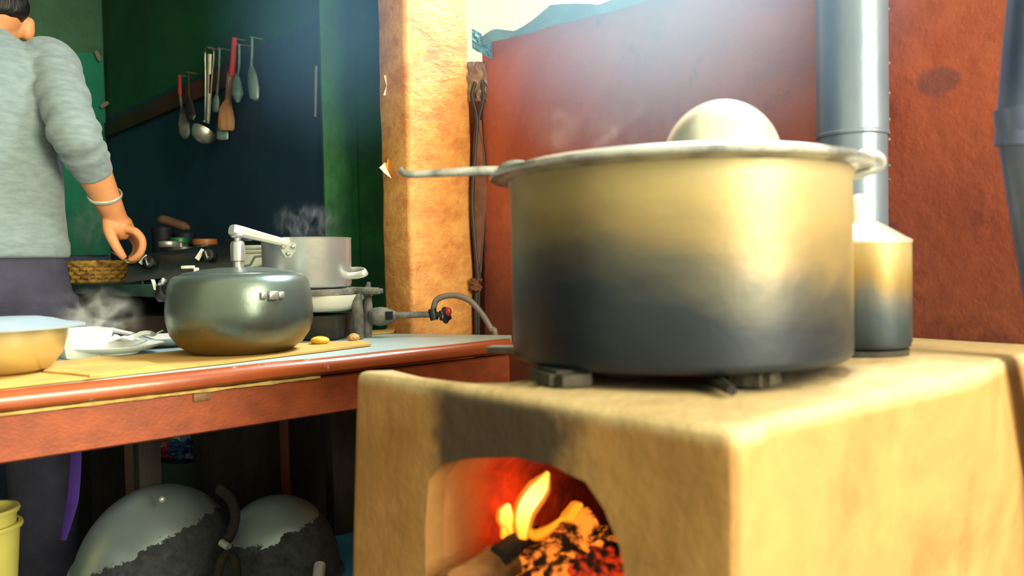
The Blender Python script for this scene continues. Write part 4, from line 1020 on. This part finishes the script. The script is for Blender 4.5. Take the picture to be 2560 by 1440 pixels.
obj('stick', lambda bm: tube(bm, [dk(790, 165, .012), dk(789, 230, .012), dk(788, 292, .012)], .0045, 8), mat('grey_stick', (84, 88, 96), (64, 70, 80), 9, .6), loc=dk(790, 230), label='thin grey stick upright against the dark wall corner', cat='stick')
# teal cloth on the back wall
def cloth(bm):
    zt0, zt1 = at(200, 147, 3.55).z, at(200, 640, 3.55).z
    def fn(s, t):
        u = -.45+s*1.018; z = zt0+(zt1-zt0)*t; return uvz(u, 3.442-.010-.012*math.sin(u*34+z*2)*t-.004*noise.noise(V((u*8, z*8, 0))), z-.015*math.sin(s*math.pi)*(1-t))
    sheet(bm, fn, 50, 40, .0008)
obj('hanging_cloth', cloth, 'teal_cloth', loc=uvz(.1, 3.44, 1.5), label='teal cloth pegged up on the far wall behind the man', cat='cloth')
for (x, y), (x2, y2), lab in (((240, 128), (250, 152), 'wooden clothes peg at the top corner of the teal cloth'), ((270, 256), (252, 268), 'wooden clothes peg lower down the edge of the teal cloth')):
    bwp = uvz(0, 3.405, 0); a = onpl(x, y, bwp, B); b = onpl(x2, y2, bwp, B); t = thing('clothes_peg', lab, 'peg', a, group='pegs on the teal cloth')
    for s in (-1, 1):
        off = (b-a).normalized().cross(B)*.0045*s
        obj('prong', lambda bm: tube(bm, [a+off*.6, (a+b)/2+off, b+off*.5], [.004, .0048, .0036], 6, 3), mat('pale_peg_wood', (150, 140, 120), (120, 112, 96), 9, .6), t)
# ================================================================== AROUND THE PILASTER
# scraps poking out at the left edge of the pilaster
def scrap(pts, Y_, th): return lambda bm: prism(bm, [at(x, y, Y_+dy) for x, y, dy in pts], V((0, th, 0)))
obj('paper_scrap', scrap([(950, 418, .0), (968, 405, .0), (972, 382, .02), (982, 380, .03), (982, 450, .03), (966, 440, .0)], 1.955, .003), 'yellow_scrap', loc=at(965, 410, 1.96), label='folded yellow and white scrap stuck at the left edge of the orange pilaster', cat='scrap')
sct = bpy.data.objects['paper_scrap']
obj('fold', scrap([(948, 419, -.004), (962, 406, -.004), (966, 420, -.003), (979, 446, -.003), (962, 434, -.004)], 1.952, .002), 'paper', sct, label='white folded half')
obj('paper_scrap', scrap([(960, 190, 0), (974, 180, .01), (974, 240, .01), (958, 238, 0), (966, 215, 0)], 1.96, .003), 'paper', loc=at(965, 210, 1.96), label='small torn scrap high on the left edge of the orange pilaster', cat='scrap')
# strips and cables in the slot beside the red wall
CY = 2.02
cbn = thing('cable_bundle', 'bundle of dark cables and brown strips tied beside the orange pilaster', 'cable', at(1195, 830, CY))
def cpts(l, dy=0): return [at(x, y, CY+dy) for x, y in l]
obj('cable', lambda bm: tube(bm, cpts([(1188, 205), (1180, 240), (1192, 300), (1186, 400), (1180, 500), (1186, 600), (1194, 690), (1190, 760), (1190, 850)]), .0048, 8, 5), 'blackcable', cbn)
obj('cable', lambda bm: tube(bm, cpts([(1205, 200), (1208, 250), (1196, 305), (1208, 380), (1212, 480), (1206, 600), (1198, 690), (1196, 760), (1196, 850)], .004), .0048, 8, 5), 'blackcable', cbn)
obj('strip', lambda bm: tube(bm, cpts([(1196, 300), (1196, 380), (1202, 480), (1196, 580), (1196, 680)], .002), [.008, .015, .017, .016, .008], 8, 5, .25, hint=V((1, 0, 0))), 'brown_strip', cbn)
def knot2(cx, cy, r, n, seed):
    def f(bm):
        rr = random.Random(seed)
        for i in range(n):
            a0 = rr.random()*6.28; P = []
            for k in range(5): P.append(at(cx+math.cos(a0+k*1.5)*r*(.5+.5*rr.random()), cy+(k-2)*r*.45, CY-.008+.010*math.sin(a0+k*1.5)))
            tube(bm, P, .0042, 6, 3)
    return f
obj('knot', knot2(1190, 712, 15, 5, 3), 'brown_strip', cbn)
def stuff_plastic(bm):
    c = at(1195, 205, CY+.01); 
    def fn(s, t): return c+V(((s-.5)*.05, .012*noise.noise(V((s*5, t*5, 1)))-.005, -(t-.5)*.10))+V((.010*noise.noise(V((t*4, s*2, 8))), 0, 0))*(1+t)
    sheet(bm, fn, 14, 20, .0006)
obj('plastic_wad', stuff_plastic, mat('brown_plastic_film', (150, 116, 92), (104, 84, 82), 12, .3, 0, .6, 40), cbn, label='crumpled brownish plastic film')
# tarp over the wall top
def tarpf(bm):
    up = [(1186, 112), (1205, 92), (1240, 72), (1290, 78), (1340, 44), (1380, 14), (1440, 8), (1500, 14), (1560, -20), (1700, -60)]
    def fn(s, t):
        k = s*(len(up)-1); i = min(int(k), len(up)-2); f = k-i; x = up[i][0]*(1-f)+up[i+1][0]*f; y = up[i][1]*(1-f)+up[i+1][1]*f
        top_ = onpl(x, y, uvz(UW-.03, 0, 0), A); low = onpl(x, 104-(x-1220)*.268+6, uvz(UW-.03, 0, 0), A)
        if low.z > top_.z-.008: low.z = top_.z-.008
        p = top_.lerp(low, t); return p + A*(.010*noise.noise(p*14)+.006*noise.noise(p*40))
    sheet(bm, fn, 60, 10, .0006)
obj('tarp', tarpf, 'tarp', loc=onpl(1400, 60, uvz(UW-.03, 0, 0), A), label='torn blue plastic tarp hung along the top of the red wall', cat='tarp')
def tarp2(bm):
    c = at(1205, 110, 2.0)
    def fn(s, t): return c+V(((s-.5)*.05, .01*noise.noise(V((s*6, t*6, 3))), (.5-t)*.05+(s-.5)*-.03))
    sheet(bm, fn, 12, 10, .0006)
obj('tarp_scrap', tarp2, 'tarp', loc=at(1205, 110, 2.0), label='crinkled pale blue tarp corner tied at the pilaster', cat='tarp')
# ================================================================== THE MAN
mloc = at(-41, 600, 1.9); mloc.z = 0; mrz = .59
MF = V((-math.sin(mrz), math.cos(mrz), 0)); MR = V((math.cos(mrz), math.sin(mrz), 0))
def L(x, y, z): return mloc+MR*x+MF*y+Z*z
man = thing('person', 'man in grey sweater and dark trousers standing with his back turned, right arm lowered', 'person', mloc, mrz)
def ell(bm, rows, seg=32):
    rings(bm, [[L(x0+math.cos(6.283*i/seg)*w, y0+math.sin(6.283*i/seg)*d, z) for i in range(seg)] for z, w, d, x0, y0 in rows])
HC = (.030, .085, 1.603)
elb = at(188, 335, 1.875); wri = at(284, 533, 2.02); sho = at(128, 158, 1.965)
def body(bm):
    ell(bm, [(.84, .12, .09, 0, 0), (.95, .168, .108, 0, 0), (1.06, .155, .10, 0, 0), (1.2, .155, .1, 0, 0), (1.35, .17, .105, 0, 0), (1.44, .16, .09, 0, 0), (1.50, .10, .065, 0, 0), (1.53, .055, .05, 0, .01)])
    tube(bm, [L(0, .005, 1.46), L(.008, .03, 1.53), L(.022, .06, 1.59)], [.060, .054, .055], 20, 4)
    ico(bm, L(*HC), 1, 4, (.074, .074, .105)); ico(bm, L(HC[0], HC[1]-.022, HC[2]+.022), 1, 4, (.077, .077, .092)); ico(bm, L(HC[0], HC[1]+.03, HC[2]-.06), 1, 3, (.052, .052, .05))
    tube(bm, [L(HC[0], HC[1]+.068, HC[2]+.015), L(HC[0], HC[1]+.098, HC[2]-.025), L(HC[0], HC[1]+.072, HC[2]-.036)], [.008, .013, .010], 10, 3)
    tube(bm, [L(HC[0]-.024, HC[1]+.074, HC[2]-.058), L(HC[0], HC[1]+.082, HC[2]-.056), L(HC[0]+.024, HC[1]+.074, HC[2]-.058)], [.004, .007, .004], 8, 3)
    for s in (-1, 1):
        e = L(HC[0]+s*.080, HC[1]-.018, HC[2]-.022); ico(bm, e, 1, 3, (.018, .018, .031)); ico(bm, e+MR*s*.006-MF*.004+Z*.012, 1, 2, (.012, .014, .018))
        tube(bm, [L(s*.088, 0, .92), L(s*.095, .012, .50), L(s*.10, -.01, .30), L(s*.10, -.012, .09)], [.088, .060, .056, .040], 18, 4)
        tube(bm, [L(s*.10, -.05, .045), L(s*.105, .04, .045), L(s*.11, .16, .03)], [.040, .042, .028], 14, 4, .8)
    tube(bm, [sho, sho.lerp(elb, .5), elb, elb.lerp(wri, .35), elb.lerp(wri, .75), wri, wri+(wri-elb)*.08], [.055, .048, .043, .0435, .034, .0285, .027], 20, 4)
    # right hand: palm, four curled fingers, thumb closing on the wire
    tube(bm, [at(280, 528, 2.018), at(296, 560, 2.035), at(312, 574, 2.05), at(328, 582, 2.058)], [.025, .033, .033, .020], 16, 4, .85)
    tube(bm, [at(272, 548, 2.015), at(284, 570, 2.02), at(300, 575, 2.03)], [.018, .022, .018], 12, 4)
    for dy, ex, pts, r in ((0, 0, ((318, 572), (340, 580), (356, 602), (353, 628), (337, 645), (322, 649)), .0098), (.0215, 1, ((316, 574), (338, 583), (354, 607), (351, 633), (334, 650), (318, 652)), .0100),
                           (.043, 2, ((314, 577), (332, 586), (348, 611), (344, 637), (328, 652), (313, 652)), .0094), (.062, 3, ((310, 580), (325, 590), (338, 612), (335, 634), (322, 646)), .0082)):
        tube(bm, [at(x, y, 2.028+dy) for x, y in pts], [r*1.15, r*1.12, r*1.05, r, r*.92, r*.72], 12, 4)
    tube(bm, [at(270, 552, 2.015), at(274, 580, 2.0), at(287, 610, 1.995), at(300, 632, 2.0), at(312, 647, 2.008)], [.016, .0145, .0125, .0115, .0085], 12, 4)
    # left arm, forearm forward
    le = L(-.25, -.05, 1.20); lw = L(-.20, .17, 1.10); tube(bm, [L(-.165, 0, 1.44), L(-.215, -.03, 1.32), le, le.lerp(lw, .5), lw], [.055, .048, .043, .037, .028], 18, 4)
    lh_ = lw+(lw-le).normalized()*.08
    tube(bm, [lw, lw.lerp(lh_, .5), lh_], [.026, .036, .033], 14, 4, .55, hint=MR)
    for i in range(4):
        q = lh_+MR*(-.030+i*.020)+Z*.002; ln = (.070, .080, .074, .058)[i]; tube(bm, [q-MF*.01, q+MF*ln*.5-Z*.006, q+MF*ln*.8-Z*.028, q+MF*ln*.75-Z*.045], [.0098, .0092, .0085, .0065], 10, 3)
    q = lw+MF*.02+MR*.028; tube(bm, [q, q+MR*.028+MF*.03-Z*.01, q+MR*.026+MF*.06-Z*.022], [.014, .012, .008], 10, 3)
obj('body', body, 'skin', man, remesh=.0036, smooth_it=5)
def wr(p, k=1): return V((noise.noise(p*13), noise.noise(p*13+V((9, 0, 0))), noise.noise(p*13+V((0, 9, 0)))))*k
def sweater(bm):
    ell(bm, [(.998, .176, .118, .0, 0), (1.003, .182, .124, 0, 0), (1.035, .183, .125, 0, 0), (1.045, .179, .121, 0, 0), (1.12, .174, .118, 0, 0), (1.25, .174, .117, 0, 0), (1.36, .184, .120, 0, 0), (1.43, .190, .112, 0, 0), (1.475, .172, .097, 0, 0), (1.51, .128, .082, 0, .004), (1.538, .085, .070, 0, .012), (1.552, .071, .063, 0, .018)], 48)
    def sleeve(pts, rad, folds):
        P = smooth_pts(pts, 14); R = lerp_list(rad, len(P)); n = len(P); out = []
        for i in range(n):
            t = i/(n-1); R[i] *= 1+folds(t)
        rs = []; x = None; seg = 32
        for i, p in enumerate(P):
            d = (P[min(i+1, n-1)]-P[max(i-1, 0)]).normalized()
            if x is None: x, y, _ = frame(d)
            else: x = (x-d*x.dot(d)).normalized(); y = d.cross(x)
            t = i/(n-1)
            rs.append([p+(x*math.cos(6.283*k/seg)+y*math.sin(6.283*k/seg))*R[i]*(1+.055*min(1, t*2)*(t < .9)*math.sin(i*1.05+2.1*math.sin(6.283*k/seg+.6))*(.4+.6*abs(math.sin(6.283*k/seg*.5+1)))) for k in range(seg)])
        rings(bm, rs)
    cuff = elb.lerp(wri, .50)
    fo = lambda t: (.05*math.sin(t*40)*(.45 < t < .86)) + (.05 if .86 < t < .90 else 0)
    sleeve([at(40, 215, 1.93), at(88, 178, 1.95), sho, sho.lerp(elb, .45), elb, elb.lerp(wri, .25), cuff], [.045, .062, .062, .0575, .056, .050, .0435], fo)
    le = L(-.25, -.05, 1.20); lw = L(-.20, .17, 1.10)
    sleeve([L(-.09, 0, 1.36), L(-.12, 0, 1.41), L(-.165, -.005, 1.42), L(-.215, -.03, 1.32), le, le.lerp(lw, .25), le.lerp(lw, .5)], [.045, .060, .062, .0575, .056, .050, .0435], fo)
sw = obj('sweater', sweater, 'sweater', man, remesh=.0048, smooth_it=3)
def trous(bm):
    ell(bm, [(.82, .14, .10, 0, 0), (.90, .186, .122, 0, 0), (.97, .176, .116, 0, 0), (1.025, .170, .110, 0, 0)], 40)
    for s in (-1, 1):
        P = [L(s*.090, .0, .90), L(s*.098, .01, .66), L(s*.104, .016, .48), L(s*.108, -.005, .25), L(s*.108, -.006, .07)]
        tube(bm, P, [.108, .092, .080, .072, .068], 24, 8)
obj('trousers', trous, 'trousers', man, remesh=.007, smooth_it=3)
def hairf(bm):
    c = L(HC[0], HC[1]-.020, HC[2]+.026); ico(bm, c, 1, 5, (.086, .086, .100))
    for v in bm.verts:
        d = v.co-c; f = d.dot(MF); z = d.z
        edge = -.055 if f < -.02 else (-.055+(f+.02)*1.35)
        k = 1+.05*noise.noise(v.co*45)
        if z < edge: k = .80
        elif z < edge+.03: k = .80+(k-.80)*max(.0, (z-edge)/.03)**.5
        v.co = c+d*k
obj('hair', hairf, 'hair', man)
for s in (-1, 1):
    e = obj('eye', lambda bm: ico(bm, L(HC[0]+s*.030, HC[1]+.060, HC[2]+.012), .0125, 3), 'white', man)
    obj('iris', lambda bm: ico(bm, L(HC[0]+s*.030, HC[1]+.0685, HC[2]+.010), .0058, 2), 'black_plastic', e)
    obj('eyebrow', lambda bm: tube(bm, [L(HC[0]+s*.014, HC[1]+.071, HC[2]+.034), L(HC[0]+s*.032, HC[1]+.070, HC[2]+.040), L(HC[0]+s*.050, HC[1]+.058, HC[2]+.034)], [.003, .004, .002], 6, 3), 'hair', man)
    obj('sandal', lambda bm: tube(bm, [L(s*.10, -.09, .013), L(s*.105, .04, .013), L(s*.11, .19, .013)], [.042, .046, .040], 16, 4, .27), 'black_plastic', man)
bc = at(262, 486, 1.985); bax = (wri-elb).normalized(); bx_, by_, bz_ = frame((bax+V((-.25, .1, -.25))).normalized())
bc = elb.lerp(wri, .76)
def brac(bm):
    pts = [bc+(bx_*math.cos(6.283*i/28)+by_*math.sin(6.283*i/28))*.0385 for i in range(28)]; seg = 8; vs = []
    for i, p in enumerate(pts):
        r = (p-bc).normalized(); vs.append([bm.verts.new(p+r*math.cos(6.283*k/seg)*.0024+bz_*math.sin(6.283*k/seg)*.0046) for k in range(seg)])
    for i in range(28):
        for k in range(seg): bm.faces.new((vs[i][k], vs[i][(k+1) % seg], vs[(i+1) % 28][(k+1) % seg], vs[(i+1) % 28][k]))
obj('bracelet', brac, 'bright_alu', man, label='pale metal bracelet on the right wrist')
obj('tongs', lambda bm: tube(bm, [at(268, 622, 2.05), at(288, 636, 2.03), at(318, 655, 2.012), at(326, 656, 2.02)], .0022, 8, 4), 'wire', loc=at(300, 640, 2.03), label='thin steel wire pinched in the man\'s right hand', cat='wire')
# ================================================================== STEAM AND HAZE
def vol(name, c, sc_, dens, nscale, col, label, lo=.45, hi=.75, stretch=(1, 1, 1), rot=None, cat='steam', aniso=0):
    k = NT(name); k.n.remove(k.b)
    tc = k.add('ShaderNodeTexCoord'); ln = k.add('ShaderNodeVectorMath', operation='LENGTH')
    k.link(tc.outputs['Object'], ln.inputs[0])
    fall = k.math('SUBTRACT', 1.0, k.smooth(ln.outputs['Value'], .15, 1.0))
    if nscale:
        mp = k.add('ShaderNodeMapping'); mp.inputs['Scale'].default_value = stretch; k.link(tc.outputs['Object'], mp.inputs[0])
        fall = k.math('MULTIPLY', fall, k.smooth(k.noise(mp.outputs[0], nscale, 3, .5, 1.2), lo, hi))
    vs = k.add('ShaderNodeVolumeScatter'); vs.inputs['Color'].default_value = col; vs.inputs['Anisotropy'].default_value = aniso
    k.link(k.math('MULTIPLY', fall, dens), vs.inputs['Density']); k.link(vs.outputs[0], k.out.inputs['Volume'])
    o = obj(name, lambda bm: ico(bm, V((0, 0, 0)), 1, 3), k.m, label=label, cat=cat, kind='stuff')
    o.location = c; o.scale = sc_
    if rot: o.rotation_euler = rot
    return o
HAZE = 1
if HAZE:
    vol('veil_haze', at(1720, -10, 1.32), (.44, .36, .36), 1.7, 0, (.36, .62, 1, 1), 'thin bluish haze added as lens veil below the opening above the red wall', cat='haze')  # bluish volumes added to imitate lens veil, here and on the next line
    vol('veil_haze', at(860, 80, 1.95), (.36, .28, .36), 1.0, 0, (.22, .50, 1, 1), 'faint blue haze added as lens veil between the dark wall and the orange pilaster', cat='haze')
    vol('steam', at(1500, 318, 1.02), (.12, .05, .05), 10, 1.6, (1, 1, 1, 1), 'faint wisps of steam rising at the left of the huge pot lid', .52, .75, (1.2, 1, .5))
    vol('steam', at(765, 560, 1.78), (.09, .07, .06), 8, 2.4, (.9, .95, 1, 1), 'faint wisps of steam over the saucepan', .5, .72, (1.6, 1.6, .5))
    vol('steam', at(245, 795, 1.56), (.10, .07, .075), 22, 1.8, (1, .97, .85, 1), 'puff of steam rising behind the white tub', .42, .72)
    vol('steam', at(225, 560, 2.25), (.09, .07, .10), 12, 1.8, (.9, 1, .95, 1), 'wisps of steam in front of the teal cloth above the basket', .45, .72)
